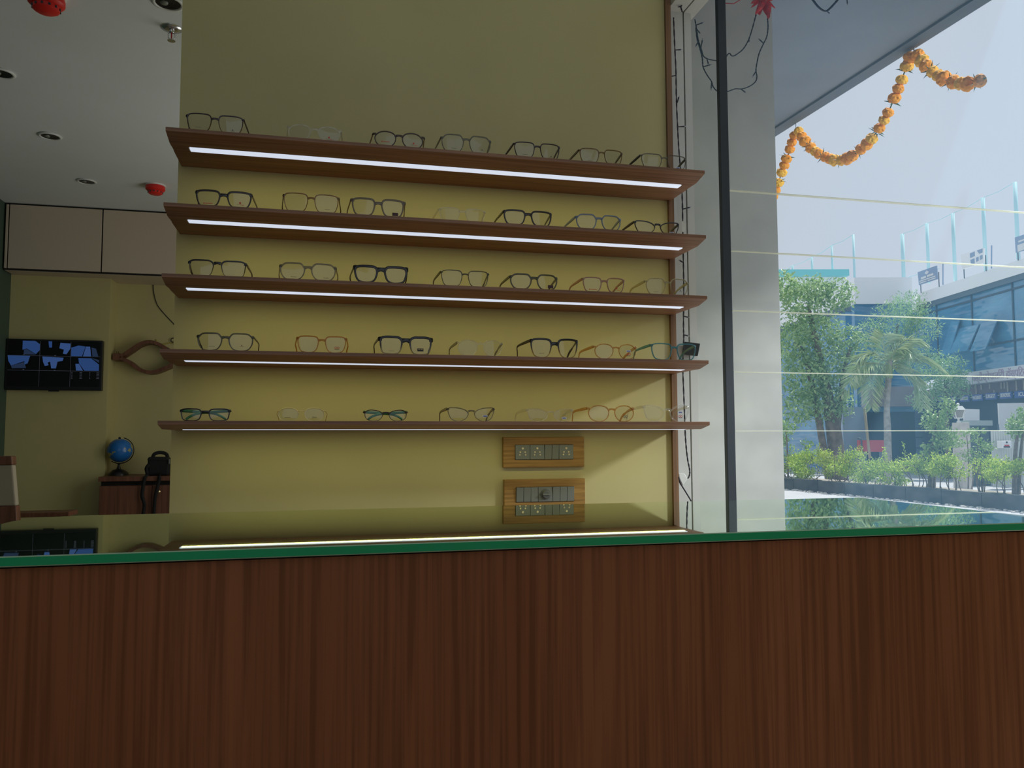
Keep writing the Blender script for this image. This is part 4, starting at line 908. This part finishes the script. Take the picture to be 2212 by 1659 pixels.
plant('tall_shrub', 'glossy shrub cut by the right edge of the picture before the white board', 'shrub', 17.2, (2190, 1040), [(2205, 895, 30, 24), (2195, 925, 24, 20), (2225, 920, 34, 34)], 1000, .075, LM['shrub'], 'glossy shrubs behind the hedge', [([(2190, 1060), (2192, 1000), (2198, 930)], .06, .03), ([(2198, 1060), (2204, 990), (2212, 920)], .045, .02)], seed=6, asp=.6)
plant('light_shrub', 'airy pale shrub growing in front of the gate lamp pillar', 'shrub', 20.5, (2092, 1010), [(2072, 935, 24, 8), (2110, 932, 22, 8), (2080, 958, 30, 9), (2115, 965, 24, 12), (2100, 985, 32, 16), (2128, 950, 16, 8)], 900, .075, LM['shrub'], None, [([(2090, 1040), (2092, 990), (2088, 940)], .02, .008), ([(2096, 1040), (2108, 990), (2116, 945)], .018, .007)], seed=8, asp=.5)
plant('corner_shrub', 'small pale shrub right against the pier edge', 'shrub', 24.2, (1700, 1000), [(1698, 925, 14, 16), (1742, 960, 16, 12), (1705, 950, 10, 14)], 260, .08, LM['shrub'], None, [([(1702, 1020), (1700, 960), (1697, 925)], .03, .012), ([(1738, 1020), (1742, 965)], .02, .01)], seed=9, asp=.6)

# palm
D = 25.5; b = atD(1917, 975, D); pb = Vector((b.x, b.y, ZR)); pal = empty('palm_tree', pb, 'small palm tree with arching fronds and a smooth grey trunk', 'palm')
top = atD(1922, 800, D)-pb; cr = atD(1922, 775, D)-pb
q = MB(); q.sweep(smooth_path([(0, 0, 0), atD(1917, 930, D)-pb, atD(1916, 880, D)-pb, top, cr], 5), [.125-.0034*i for i in range(21)], 12); q.build('trunk', barkpalm, pal, smooth=True)
q = MB(); q.sweep([top-Vector((0, 0, .25)), top+Vector((0, 0, .1)), cr+Vector((0, 0, .25))], [.09, .085, .03], 10); q.build('crown_shaft', pm('palm_shaft', (.30, .38, .16), .5), pal, smooth=True)
def frond(px, depth):
    rg = random.Random(int(px[-1][0]*7+px[-1][1])); Q = smooth_path([atD(x, y, D)-pb+Vector((0, depth*i/len(px), 0)) for i, (x, y) in enumerate(px)], 7); n = len(Q)
    q = MB(); q.sweep(Q, [.022*(1-.85*i/(n-1)) for i in range(n)], 5)
    f = q.build('frond', pm('frond_rib', (.34, .38, .16), .5), pal, smooth=True)
    q = MB()
    for i in range(3, n*3-1):
        u = i/3; i0 = min(int(u), n-2); p_ = Q[i0].lerp(Q[i0+1], u-i0); t = (Q[i0+1]-Q[i0]).normalized()
        side = t.cross(Vector((0, -.35, 1))).normalized()
        for s in (-1, 1):
            L = (.52*math.sin(math.pi*min(1, .16+.84*u/n))**.7+.12)*rg.uniform(.85, 1.1)
            dr = (side*s*.75+t*.55+Vector((rg.uniform(-.1, .1), rg.uniform(-.25, .25), rg.uniform(-.35, .08)))).normalized()
            wv = t.cross(dr).cross(dr).normalized()*.022
            m1 = p_+dr*L*.5+Vector((0, 0, -.02)); en = p_+dr*L+Vector((0, 0, -.16*L))
            q.add([p_, m1+wv, en, m1-wv], [(0, 1, 2), (0, 2, 3)])
    q.build('leaflets', LM['palm'], f)
for P, dp in (([(1922, 782), (1935, 750), (1960, 732), (1988, 742)], -.3), ([(1920, 782), (1912, 745), (1922, 722), (1946, 718)], .4), ([(1920, 785), (1890, 762), (1866, 768), (1850, 790)], .3), ([(1920, 790), (1880, 785), (1845, 795), (1820, 825)], -.5),
             ([(1920, 792), (1885, 805), (1868, 830), (1862, 880)], -.6), ([(1924, 792), (1950, 805), (1970, 835), (1972, 880)], -.6), ([(1924, 786), (1962, 770), (2000, 775), (2038, 808)], -.3), ([(1924, 788), (1960, 790), (1985, 805), (2008, 822)], .4), ([(1921, 788), (1895, 795), (1872, 800), (1835, 850)], .5), ([(1922, 784), (1925, 760), (1936, 755), (1945, 775)], -.8)):
    frond(P, dp)
q = MB(); D2 = 26.5; st0 = atD(1867, 880, D2); st1 = atD(1879, 990, D2)
q.sweep([st1, (st0+st1)/2, st0], .045, 8); tag(q.build('bamboo_pole', pm('bamboo', (.42, .34, .2), .6), smooth=True), 'leaning bamboo pole left of the palm trunk', 'pole')

# ---- the clinic building
G0 = atD(2212, 945, 28.0); u = ray(1047, 946); u = Vector((u.x, u.y, 0)).normalized(); G0 = Vector((G0.x, G0.y, ZR)); nw = Vector((-u.y, u.x, 0)); nw = nw if nw.dot(CAM-G0) > 0 else -nw
ZE = atP(2212, 576, G0, nw).z
def fp(x, y, off=0): return atP(x, y, G0+nw*off, nw)
P_end = fp(1985, 650); S_X = .62; s_end = (P_end-G0).dot(u)+.0
glassb = None
def glassmat():
    ma, nt, b, o = newmat('blue_facade_glass')
    col, f = noise_col(nt, (.05, .19, .34), (.13, .36, .54), (.5, .5, .9), 5, 1, lo=.35, hi=.7)
    nt.links.new(col, b.inputs['Base Color']); b.inputs['Roughness'].default_value = .06; b.inputs['Specular IOR Level'].default_value = .8
    nz = nt.nodes.new('ShaderNodeTexNoise'); nz.inputs['Scale'].default_value = .9; tc = nt.nodes.new('ShaderNodeTexCoord'); mp = nt.nodes.new('ShaderNodeMapping'); mp.inputs['Scale'].default_value = (.5, .5, 2.5)
    nt.links.new(tc.outputs['Object'], mp.inputs[0]); nt.links.new(mp.outputs[0], nz.inputs['Vector'])
    bp = nt.nodes.new('ShaderNodeBump'); bp.inputs['Strength'].default_value = .5; bp.inputs['Distance'].default_value = .3; nt.links.new(nz.outputs['Fac'], bp.inputs['Height']); nt.links.new(bp.outputs[0], b.inputs['Normal']); return ma
BM = {'glass': glassmat(), 'dark': pm('dark_blue_entrance', (.02, .035, .06), .4), 'whitewall': pm('white_wall', (.93, .93, .93), .7), 'sign': pm('pale_sign_band', (.62, .62, .66), .6), 'brown': pm('brown_fascia', (.12, .075, .08), .5), 'dash': pm('beige_reflection', (.42, .36, .30), .6),
      'blue': pm('blue_name_board', (.03, .075, .30), .4), 'letter': pm('white_letter', (.8, .8, .8), .6), 'dev': pm('mauve_letter', (.42, .30, .40), .6), 'eave': pm('dark_eave', (.10, .14, .18), .6), 'pinkband': pm('pinkish_band', (.30, .25, .25), .7), 'teal': pm('teal_paint', (.22, .66, .68), .5), 'pole': pm('pale_teal_pole', (.52, .80, .84), .5), 'poster': pm('grey_blue_poster', (.30, .40, .56), .6), 'frame': pm('dark_window_frame', (.03, .06, .09), .5)}
bld = empty('clinic_building', G0, 'blue glass clinic building across the road with sign band and name boards', 'building')
def L3(v): return v-G0
def fac(name, s0, s1, z0, z1, m, t=.2, off=0, parent=None):
    q = MB(); A = u*s0+nw*off; B = u*s1+nw*off
    q.hexa([Vector((p.x, p.y, zz-ZR)) for zz in (z0, z1) for p in (A, B, B-nw*t, A-nw*t)]); o = q.build(name, m, bld if parent is None else parent)
    return o
def sz(x, y, off=0): v = fp(x, y, off); return (v-G0).dot(u), v.z
zbt = sz(2212, 795)[1]; zbb = sz(2212, 823)[1]; znb = sz(2212, 850)[1]
s_b0 = -7.0
fac('upper_wall', s_b0, s_end+S_X, zbt, ZE-.45, BM['glass'], .3)
fac('eave', s_b0, s_end, ZE-.45, ZE-.25, BM['eave'], .5, .12)
fac('parapet', s_b0, s_end, ZE-.25, ZE+.25, BM['whitewall'], .5, .15)
# glazing: frames and tilted open panes on the upper floor
q = MB()
for s in [s_b0+2.4*i for i in range(1, 40)]:
    if s < s_end: q.hexa([Vector((p.x, p.y, zz-ZR)) for zz in (zbt, ZE-.45) for p in (u*s+nw*.03, u*(s+.07)+nw*.03, u*(s+.07), u*s)])
for zz in (zbt+.28*(ZE-zbt), zbt+.80*(ZE-zbt)):
    q.hexa([Vector((p.x, p.y, z_-ZR)) for z_ in (zz, zz+.07) for p in (u*s_b0+nw*.03, u*s_end+nw*.03, u*s_end, u*s_b0)])
q.build('window_frames', BM['frame'], bld)
for (x0, y0, x1, y1) in ((2062, 690, 2078, 770), (2078, 700, 2120, 765), (2128, 690, 2160, 760)):
    s0, z0 = sz(x0, y1); s1, z1 = sz(x1, y0); A = u*s0+nw*.06; B = u*s1+nw*.06; q = MB()
    q.hexa([Vector((p.x, p.y, z_-ZR)) for z_, P_ in ((z0, (A+nw*.5, B+nw*.5, B+nw*.54, A+nw*.54)), (z1, (A, B, B+nw*.04, A+nw*.04))) for p in P_]); q.build('open_window', BM['glass'], bld)
fac('sign_band', s_b0, sz(2076, 830)[0], zbb, zbt, BM['sign'], .5, .9)
fac('fascia', s_b0, s_end+S_X, znb, zbb, BM['brown'], .3, .5)
fac('lower_wall', s_b0, s_end+S_X, ZR, znb, BM['dark'], .3, .1)
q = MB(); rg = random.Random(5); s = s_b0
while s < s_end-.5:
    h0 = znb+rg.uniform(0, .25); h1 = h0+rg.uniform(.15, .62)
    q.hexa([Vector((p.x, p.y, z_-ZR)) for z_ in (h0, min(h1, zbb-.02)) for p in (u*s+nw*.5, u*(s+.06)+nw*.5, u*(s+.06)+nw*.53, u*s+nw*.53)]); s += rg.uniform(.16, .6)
tag(q.build('reflection_streaks', BM['dash'], bld), kind='stuff')  # beige reflections on the fascia, put in as coloured strips
rotm = Matrix((( -u.x, 0, nw.x), (-u.y, 0, nw.y), (0, 1, 0)))   # text right = towards the viewer, up = z
def ftext(name, s_, z_, txt, size, m, off, parent, width=0):
    p = u*s_+nw*off; M4 = rotm.to_4x4(); M4.translation = Vector((p.x, p.y, z_-ZR)); t = text_obj(name, txt, size, m, parent, M4, .012)
    xs_ = [v.co.x for v in t.data.vertices]; k = width/(max(xs_)-min(xs_)) if width else 1
    t.matrix_local = M4 @ Matrix.Diagonal((k, 1, 1, 1)); return t
# name boards under the fascia
for (x0, x1, y, t) in ((2028, 2040, 863, 'MEDICINE'), (2048, 2068, 864, 'PEDIATRIC'), (2075, 2095, 862, 'GYNECOLOGY'), (2102, 2124, 860, 'MATERNITY'), (2130, 2154, 857, 'SURGERY'), (2161, 2187, 855, 'ORTHOPEDIC'), (2193, 2226, 853, 'ICU')):
    s0, z_ = sz(x0, y, .55); s1, _ = sz(x1, y, .55); w_ = abs(s1-s0)
    o = fac('name_board', s0, s1, z_-.12, z_+.12, BM['blue'], .05, .58)
    ftext('board_lettering', (s0+s1)/2, z_, t, .2, BM['letter'], .585, o, w_*.84 if t != 'ICU' else 0)
s0, z0 = sz(2098, 815, .92); s1, _ = sz(2230, 803, .92)
ftext('band_lettering', (s0+s1)/2, (zbt+zbb)/2-.03, 'मल्टीस्पेशालिटी हॉस्पिटल व', .36, BM['dev'], .905, bld, abs(s1-s0))
# middle and left wings
D1 = (P_end-CAM).dot(FWD); Q1 = atD(1845, 657, D1); cu_ = (Vector((P_end.x, P_end.y, 0))-Vector((Q1.x, Q1.y, 0))); cl = cu_.length; cu_.normalize(); cn = Vector((cu_.y, -cu_.x, 0))
P0m = Vector((Q1.x, Q1.y, ZR))
mid = empty('rear_building', P0m, 'white topped building wing behind the trees with dark glass below', 'building')
def mfac(name, a0, a1, z0, z1, m, t=.3, off=0):
    q = MB(); A = cu_*a0+cn*off; B = cu_*a1+cn*off; q.hexa([Vector((p.x, p.y, zz-ZR)) for zz in (z0, z1) for p in (A, B, B-cn*t, A-cn*t)]); return q.build(name, m, mid)
def mz(x, y): return atP(x, y, P0m, cn).z
zw = mz(1900, 657)
mfac('glass_wall', .0, cl-.32, ZR+2.6, zw, BM['glass'])
mfac('parapet_wall', .0, cl-.32, zw, mz(1900, 600), BM['whitewall'], .4, .1)
mfac('canopy_band', -.0, cl-.75, mz(1900, 880), mz(1900, 838), BM['pinkband'], .6, 1.0)
mfac('lower_wall', .0, cl-.32, ZR, mz(1900, 880), BM['dark'], .3, -.1)
xa_ = (atP(1815, 930, P0m, cn)-P0m).dot(cu_); xb_ = (atP(1864, 930, P0m, cn)-P0m).dot(cu_)
mfac('entrance_panel', xa_, xb_, ZR, mz(1840, 880), pm('pale_blue_panel', (.30, .36, .44), .5), .2, .3)
q = MB()
for yy in (905, 925, 945, 968):
    a = atP(1978, yy, P0m+cn*.2, cn)-P0m; b = atP(1995, yy, P0m+cn*.2, cn)-P0m; q.box((min(a.x, b.x), a.y-.02, a.z-.02), (max(a.x, b.x), a.y+.02, a.z+.02))
q.build('door_rails', BM['frame'], mid)
Q2 = atD(1690, 708, D1+7.5); lu = Vector((Q2.x-Q1.x, Q2.y-Q1.y, 0)); ll = lu.length; lu.normalize(); ln_ = Vector((lu.y, -lu.x, 0)); ln_ = ln_ if ln_.dot(CAM-P0m) > 0 else -ln_
lw_ = empty('side_building', P0m+lu*.3, 'white building wing with a dark sloping eave behind the big tree', 'building')
def lfac(name, a0, a1, z0, z1, m, t=.3, off=0):
    q = MB(); A = lu*a0+ln_*off-lu*.3; B = lu*a1+ln_*off-lu*.3; q.hexa([Vector((p.x, p.y, zz-ZR)) for zz in (z0, z1) for p in (A, B, B-ln_*t, A-ln_*t)]); return q.build(name, m, lw_)
lfac('glass_wall', .8, ll+6, ZR, zw-.2, BM['glass']); lfac('eave', .8, ll+6, zw-.2, zw+.05, BM['eave'], .5, .15); lfac('upper_wall', .8, ll+6, zw+.05, mz(1900, 612), BM['whitewall'], .4, .1)
# roof shed with teal eave
DS = D1+9
a = atD(1676, 598, DS); b = atD(1822, 598, DS)
sh = empty('roof_shed', (a.x, a.y, zw), 'white roof shed with a teal eave above the big tree', 'shed')
o_ = Vector((a.x, a.y, zw)); v = Vector((b.x-a.x, b.y-a.y, 0)); sl = v.length; v.normalize(); sn = Vector((v.y, -v.x, 0))
def shf(name, z0, z1, off, m, t=.2, e0=0, e1=0):
    q = MB(); A = v*(-3-e0)+sn*off; B = v*(sl+e1)+sn*off; q.hexa([Vector((p.x, p.y, zz-zw)) for zz in (z0, z1) for p in (A, B, B-sn*t, A-sn*t)]); return q.build(name, m, sh)
zs1 = atD(1750, 598, DS).z; zs2 = atD(1750, 584, DS).z
shf('shed_wall', zw-.5, zs1, 0, BM['whitewall'], .3); shf('teal_eave', zs1, zs2, .3, BM['teal'], .5, .2, .2)
# net poles on the roofs
def pole(x, y0, y1, Dp, r, k, label):
    a = atD(x, y1, Dp); b = atD(x+(x-1100)*-.004, y0, Dp); q = MB(); q.sweep([(0, 0, 0), (0, 0, b.z-a.z)], r, 8); o = q.build('net_pole', BM['pole'], smooth=True); o.location = a
    tag(o, label, 'pole', 'teal net poles on the roofs'); return Vector((a.x, a.y, b.z))
lbl = ['shortest teal net pole beside the pier above the shed', 'second teal net pole from the pier', 'third teal net pole from the pier', 'fourth teal net pole from the pier, left of the wide gap', 'tallest thick teal net pole right of the wide gap', 'teal net pole above the dark diamond poster', 'teal net pole between the dark poster and the pale poster', 'teal net pole above the pale poster', 'teal net pole at the right edge of the picture']
tops = []
for (x, y0, y1, dp, r), lb in zip(((1713, 573, 606, 46, .06), (1755, 555, 608, 45, .06), (1800, 528, 640, 44, .06), (1848, 504, 657, 42, .06), (1954, 503, 650, 36, .085), (2007, 480, 612, 34.6, .07), (2064, 458, 612, 33, .075), (2130, 424, 588, 31.5, .075), (2200, 390, 560, 29.8, .075)), lbl):
    tops.append(pole(x, y0, y1, dp, r, 0, lb))
q = MB()
for A, B in zip(tops[:4], tops[1:4]): q.sweep([A, (A+B)/2-Vector((0, 0, .08)), B], .018, 5)
q.sweep([atD(1685, 593, 47), tops[0]], .018, 5)
tag(q.build('net_cable', BM['pole']), 'thin teal cable joining the four net poles on the left', 'cable', 'net cables between the poles')
q = MB()
for A, B in zip(tops[4:], tops[5:]): q.sweep([A, (A+B)/2-Vector((0, 0, .06)), B], .014, 5)
tag(q.build('net_cable', BM['pole']), 'thin teal cable joining the net poles on the right', 'cable', 'net cables between the poles')
q = MB(); A = atD(1850, 600, 42); B = atD(1953, 601, 36); Cc = atD(2030, 580, 34); q.sweep([A, B, Cc], .016, 5); tag(q.build('net_cable', BM['pole']), 'lower level teal cable crossing the wide gap between poles', 'cable', 'net cables between the poles')
# posters on the parapet rail
def poster(P4, label, kind):
    off = .25; pts = [fp(x, y, off) for x, y in P4]; o0 = Vector((pts[3].x, pts[3].y, ZE+.25)); e = empty('roof_poster', o0, label, 'poster', 'posters on the roof rail')
    P_ = [p-o0 for p in pts]; q = MB(); q.hexa(P_+[p-nw*.05 for p in P_]); q.build('board', BM['poster'] if kind != 2 else BM['whitewall'], e)
    for i in (2, 3):
        q = MB(); q.sweep([Vector((P_[i].x, P_[i].y, -.02))-nw*.08, Vector((P_[i].x, P_[i].y, P_[i].z+.3))-nw*.08], .02, 6); q.build('post', BM['eave'], e)
    def uv(a, b): return P_[0].lerp(P_[1], a).lerp(P_[3].lerp(P_[2], a), b)+nw*.012
    def patch(name, quads, m):
        for Q in quads:
            q = MB(); V = [uv(*t) for t in Q]; n = len(V); q.add(V+[w_-nw*.02 for w_ in V], [tuple(range(n)), tuple(range(n, 2*n))[::-1]]+[(i, (i+1) % n, n+(i+1) % n, n+i) for i in range(n)]); q.build(name, m, e)
    if kind == 1:
        patch('diamond_mark', [[(.5, .12), (.62, .27), (.5, .42), (.38, .27)]], BM['letter'])
        patch('poster_text', [[(.16, .48), (.44, .48), (.44, .64), (.16, .64)], [(.50, .46), (.84, .46), (.84, .62), (.50, .62)], [(.06, .70), (.94, .70), (.94, .78), (.06, .78)], [(.06, .84), (.44, .84), (.44, .92), (.06, .92)], [(.52, .84), (.94, .84), (.94, .92), (.52, .92)]], BM['letter'])
    elif kind == 2:
        patch('poster_text', [[(.42, .1), (.62, .06), (.62, .36), (.42, .4)], [(.72, .04), (.95, .0), (.95, .26), (.82, .3)], [(.42, .55), (.6, .5), (.6, .85), (.46, .9)], [(.68, .5), (.78, .48), (.78, .75), (.68, .78)], [(.84, .45), (.95, .43), (.95, .7), (.84, .72)]], BM['poster'])
    else:
        patch('poster_text', [[(.15, .3), (.6, .26), (.6, .36), (.15, .4)], [(.1, .55), (.4, .52), (.4, .95), (.1, .98)], [(.5, .5), (.9, .46), (.9, .9), (.5, .94)]], BM['letter'])
poster([(1982, 588), (2022, 574), (2024, 603), (1985, 616)], 'dark blue roof poster with a white diamond mark', 1)
poster([(2075, 550), (2125, 536), (2125, 568), (2078, 582)], 'pale washed out roof poster with grey letters', 2)
poster([(2192, 513), (2245, 496), (2246, 532), (2194, 546)], 'grey blue roof poster at the right edge of the picture', 3)
# rail posts with small lamps
for (x, y0, y1, lb) in ((2037, 568, 616, 'thin rail post right of the dark blue poster'), (2142, 530, 585, 'thin rail post right of the pale poster')):
    a = fp(x, y1, .2); b = fp(x, y0, .2); q = MB(); q.sweep([Vector((0, 0, ZE+.25-a.z)), b-a], .025, 6); o = q.build('rail_post', BM['poster']); o.location = a; tag(o, lb, 'post', 'rail posts on the roof')
# white boards standing before the entrance
def board(P4, Dp, label):
    pts = [atD(x, y, Dp) for x, y in P4]; zb = ZR; o0 = Vector((pts[3].x, pts[3].y, zb)); e = empty('white_board', o0, label, 'board', 'white boards at the clinic entrance')
    nb = Vector((.2, .98, 0)); P_ = [p-o0 for p in pts]; q = MB(); q.hexa(P_+[p+nb*.06 for p in P_]); q.build('panel', BM['letter'], e)
    for i in (2, 3):
        q = MB(); q.sweep([Vector((P_[i].x, P_[i].y+.05, 0)), Vector((P_[i].x, P_[i].y+.05, P_[i].z+.2))], .03, 6); q.build('post', BM['eave'], e)
    return e
board([(2157, 871), (2236, 870), (2236, 933), (2160, 930)], 25.5, 'large white board at the right edge behind the glossy shrub')
board([(2083, 883), (2116, 884), (2116, 934), (2083, 934)], 25.8, 'smaller white board right behind the gate lamp')
# gate lamp on its pillar
Dl = 23.0; b = atD(2078, 985, Dl); lb0 = Vector((b.x, b.y, ZR)); gl2 = empty('gate_lamp', lb0, 'white lantern standing on a tapering stone gate pillar', 'lamp')
k = Dl/F; zt1 = atD(2073, 913, Dl).z-ZR; wp = 12.5*k
q = MB(); q.hexa([(sx*wp*1.05, sy*wp*1.05, 0) for sx, sy in ((-1, -1), (1, -1), (1, 1), (-1, 1))]+[(sx*wp*.95, sy*wp*.95, zt1) for sx, sy in ((-1, -1), (1, -1), (1, 1), (-1, 1))]); q.build('pillar', pm('stone_pillar', (.55, .50, .44), .8, 0, .3, .12, 4), gl2, bevel=.01)
zc1 = atD(2073, 903, Dl).z-ZR; zc2 = atD(2073, 886, Dl).z-ZR; zc3 = atD(2073, 877, Dl).z-ZR; zc4 = atD(2073, 872, Dl).z-ZR
dxp = Vector((-5*k, 0, 0)); S4 = [(math.cos(R(20+90*i)), math.sin(R(20+90*i))) for i in range(4)]
wl = M['whiteplastic']
q = MB(); q.lathe([(.06, zt1), (.05, zt1+.04), (.03, zt1+.05), (.03, zc1)], dxp, 12); q.build('neck', wl, gl2, smooth=True)
def ring(r, z): return [(dxp.x+c*r, dxp.y+s*r, z) for c, s in S4]
q = MB()
q.hexa(ring(9*k, zc1-.012)+ring(9*k, zc1+.012))
for i in range(4):
    a = Vector(ring(8.4*k, zc1)[i]); b = Vector(ring(14*k, zc2)[i]); q.sweep([a, b], .012, 6)
q.build('lantern_frame', wl, gl2)
q = MB(); q.hexa(ring(7.8*k, zc1+.012)+ring(13.4*k, zc2)); q.build('lantern_glass', clear('lantern_glass', (.8, .8, .75), (.5, .45, .38), .5, .4), gl2)
q = MB(); q.hexa(ring(17*k, zc2)+ring(17*k, zc2+.015)); q.hexa(ring(16*k, zc2+.015)+ring(9.5*k, zc3)); q.ball((dxp.x, dxp.y, zc4-.02), .045, 8); q.build('lantern_roof', wl, gl2)
# kiosk, picket fence with sign, red barrier
Dk = 24.6; a = atD(2092, 908, Dk); b = atD(2156, 916, Dk); o0 = Vector((a.x, a.y, ZR)); e = empty('guard_kiosk', o0, 'small grey kiosk with a flat roof behind the gate lamp', 'kiosk')
wv = b-a; q = MB(); q.box((0, 0, a.z-ZR-.16), (wv.x, .35, a.z-ZR)); q.build('flat_roof', pm('pale_grey_green', (.42, .48, .46), .6), e)
q = MB(); q.box((.12, .05, 0), (wv.x*.48, .3, a.z-ZR-.16)); q.box((wv.x*.55, .05, 0), (wv.x-.12, .3, a.z-ZR-.16)); q.build('wall', pm('dark_grey_green', (.10, .14, .15), .6), e)
Df = 23.2; e0 = atD(2142, 930, Df); e1 = atD(2216, 930, Df); o0 = Vector((e0.x, e0.y, ZR)); e = empty('picket_fence', o0, 'white picket fence right of the gate lamp', 'fence')
dv = Vector((e1.x-e0.x, e1.y-e0.y, 0)); n_ = 15; hf = e0.z-ZR
fm_ = pm('picket_white', (.55, .58, .55), .6)
for i in range(n_):
    p_ = dv*(i/(n_-1)); q = MB(); q.box((p_.x-.03, p_.y-.012, .05), (p_.x+.03, p_.y+.012, hf)); q.build('picket', fm_, e)
for zz in (hf-.22, .35):
    q = MB(); q.hexa([Vector((p.x, p.y, z_)) for z_ in (zz, zz+.07) for p in (Vector((0, .012, 0)), dv+Vector((0, .012, 0)), dv+Vector((0, .045, 0)), Vector((0, .045, 0)))]); q.build('rail', BM['eave'], e)
a = atD(2161, 952, 22.9); b = atD(2186, 968, 22.9); o0 = Vector(((a.x+b.x)/2, (a.y+b.y)/2, b.z)); e = empty('fence_sign', o0, 'small white sign with red lettering on the picket fence', 'sign')
hw = abs(b.x-a.x)/2; hh_ = a.z-b.z; q = MB(); q.box((-hw, -.02, 0), (hw, .16, hh_)); q.build('sign_board', BM['letter'], e, bevel=.01)
rl = pm('red_sign_letter', (.6, .05, .05), .6)
for zz, tx_ in ((.26, .5), (.06, .7)):
    q = MB()
    for j in range(8): q.box((-hw*tx_+j*hw*tx_*.25, -.03, hh_*zz+.0), (-hw*tx_+j*hw*tx_*.25+hw*tx_*.19, -.02, hh_*zz+hh_*.2))
    q.build('sign_lettering', rl if zz > .1 else M['black'], e)
q = MB(); q.lathe([(.0001, 0), (.03, 0), (.03, .01), (.0001, .01)], (0, -.02, hh_*.78), 8, M4=Matrix.Rotation(R(90), 4, 'X')); q.build('sign_emblem', M['black'], e)
Db = 27.0; a = atD(1856, 951, Db); b = atD(1934, 976, Db); o0 = Vector((a.x, a.y, ZR)); e = empty('red_barrier', o0, 'red barrier board standing behind the palm trunk', 'barrier')
wv = b-a; q = MB(); q.box((0, 0, b.z-ZR), (wv.x, .12, a.z-ZR)); q.build('board', pm('red_barrier_paint', (.55, .06, .07), .5), e)
for xx in (.1, wv.x-.2): boxo('foot', (xx, -.1, 0), (xx+.1, .3, b.z-ZR), BM['eave'], e)
a = atD(1852, 952, 26.8); q = MB(); q.sweep([Vector((a.x+.16, a.y, ZR)), Vector((a.x+.16, a.y, a.z-.02)), Vector((a.x+.13, a.y, a.z+.06)), Vector((a.x+.02, a.y, a.z+.08)), ], .03, 8); tag(q.build('bent_pipe', BM['eave'], smooth=True), 'dark bent pipe at the left end of the red barrier', 'pipe')

# ---- marigold garland on the canopy edge
PN = Vector((ed.y, -ed.x, 0)).normalized()
def gp(x, y): return atP(x, y, E0+PN*.01, PN)
gar = empty('marigold_garland', gp(1720, 280), 'orange marigold garland looping along the edge of the grey canopy', 'garland')
g0 = gar.location.copy()
fm1 = pm('marigold_orange', (.85, .34, .025), .7, 0, .3, .15, 60); fm2 = pm('marigold_yellow', (.88, .48, .05), .7, 0, .3, .15, 60); lfm = pm('garland_leaf', (.045, .12, .05), .5)
def flower_mesh(seed, mt):
    rg = random.Random(seed); bm = bmesh.new(); bmesh.ops.create_icosphere(bm, subdivisions=3, radius=1)
    for v_ in bm.verts:
        v_.co *= 1+.16*noise.noise(v_.co*3.2+Vector((seed, 0, 0)))+.12*noise.noise(v_.co*7+Vector((0, seed, 0))); v_.co.z *= .8
    me = bpy.data.meshes.new('flower'); bm.to_mesh(me); bm.free(); me.materials.append(mt); return me
FMs = [flower_mesh(i, fm1 if i % 3 else fm2) for i in range(6)]
def leafm():
    me = bpy.data.meshes.new('leaf'); V = []; Fc = []
    for k in range(7):
        a = k*2*math.pi/7; V += [(.25*math.cos(a-.3), .25*math.sin(a-.3), 0), (1.15*math.cos(a), 1.15*math.sin(a), .12*((k % 2)*2-1)), (.25*math.cos(a+.3), .25*math.sin(a+.3), 0), (.55*math.cos(a), .55*math.sin(a), .14)]
        b_ = k*4; Fc += [(b_, b_+1, b_+3), (b_+3, b_+1, b_+2)]
    me.from_pydata(V, [], Fc); me.materials.append(lfm); return me
LFM = leafm()
th = MB(); cnt = 0
for strand in ([(1719, 283), (1711, 305), (1704, 330), (1696, 352), (1687, 378), (1679, 402), (1670, 428)], [(1722, 278), (1737, 303), (1758, 325), (1785, 340), (1810, 347), (1835, 340), (1865, 318), (1885, 297), (1905, 268), (1920, 240), (1935, 205), (1948, 172), (1960, 140), (1972, 112)],
               [(1978, 112), (1998, 140), (2022, 160), (2050, 174), (2080, 181), (2105, 179), (2130, 168)]):
    Q = smooth_path([gp(x, y)-g0 for x, y in strand], 10)
    th.sweep(Q[::3]+[Q[-1]], .003, 5)
    acc = 0; nxt = .02; i_f = 0
    for i in range(1, len(Q)):
        seg = (Q[i]-Q[i-1]).length; acc += seg
        if acc >= nxt:
            t = (Q[i]-Q[i-1]).normalized(); r = rnd.uniform(.025, .032)
            mtx = t.to_track_quat('Z', 'Y').to_matrix().to_4x4() @ Matrix.Rotation(rnd.uniform(0, 6), 4, 'Z')
            if i_f % 4 == 3:
                o = link('leaf', LFM, None, gar); o.matrix_local = Matrix.Translation(Q[i]) @ mtx @ Matrix.Scale(r*1.25, 4); nxt = acc+.016
            else:
                o = link('flower', FMs[rnd.randrange(6)], None, gar); o.matrix_local = Matrix.Translation(Q[i]) @ mtx @ Matrix.Scale(r, 4); nxt = acc+.036; cnt += 1
            i_f += 1
th.build('thread', lfm, gar)
q = MB()
for (x, y) in ((1720, 279), (1975, 110)):
    v_ = gp(x, y)-g0; q.sweep([v_, Vector((v_.x, v_.y, ZS-g0.z+.005))+Vector((.0, 0, 0))], .004, 6)
q.build('hook', M['chrome'], gar)
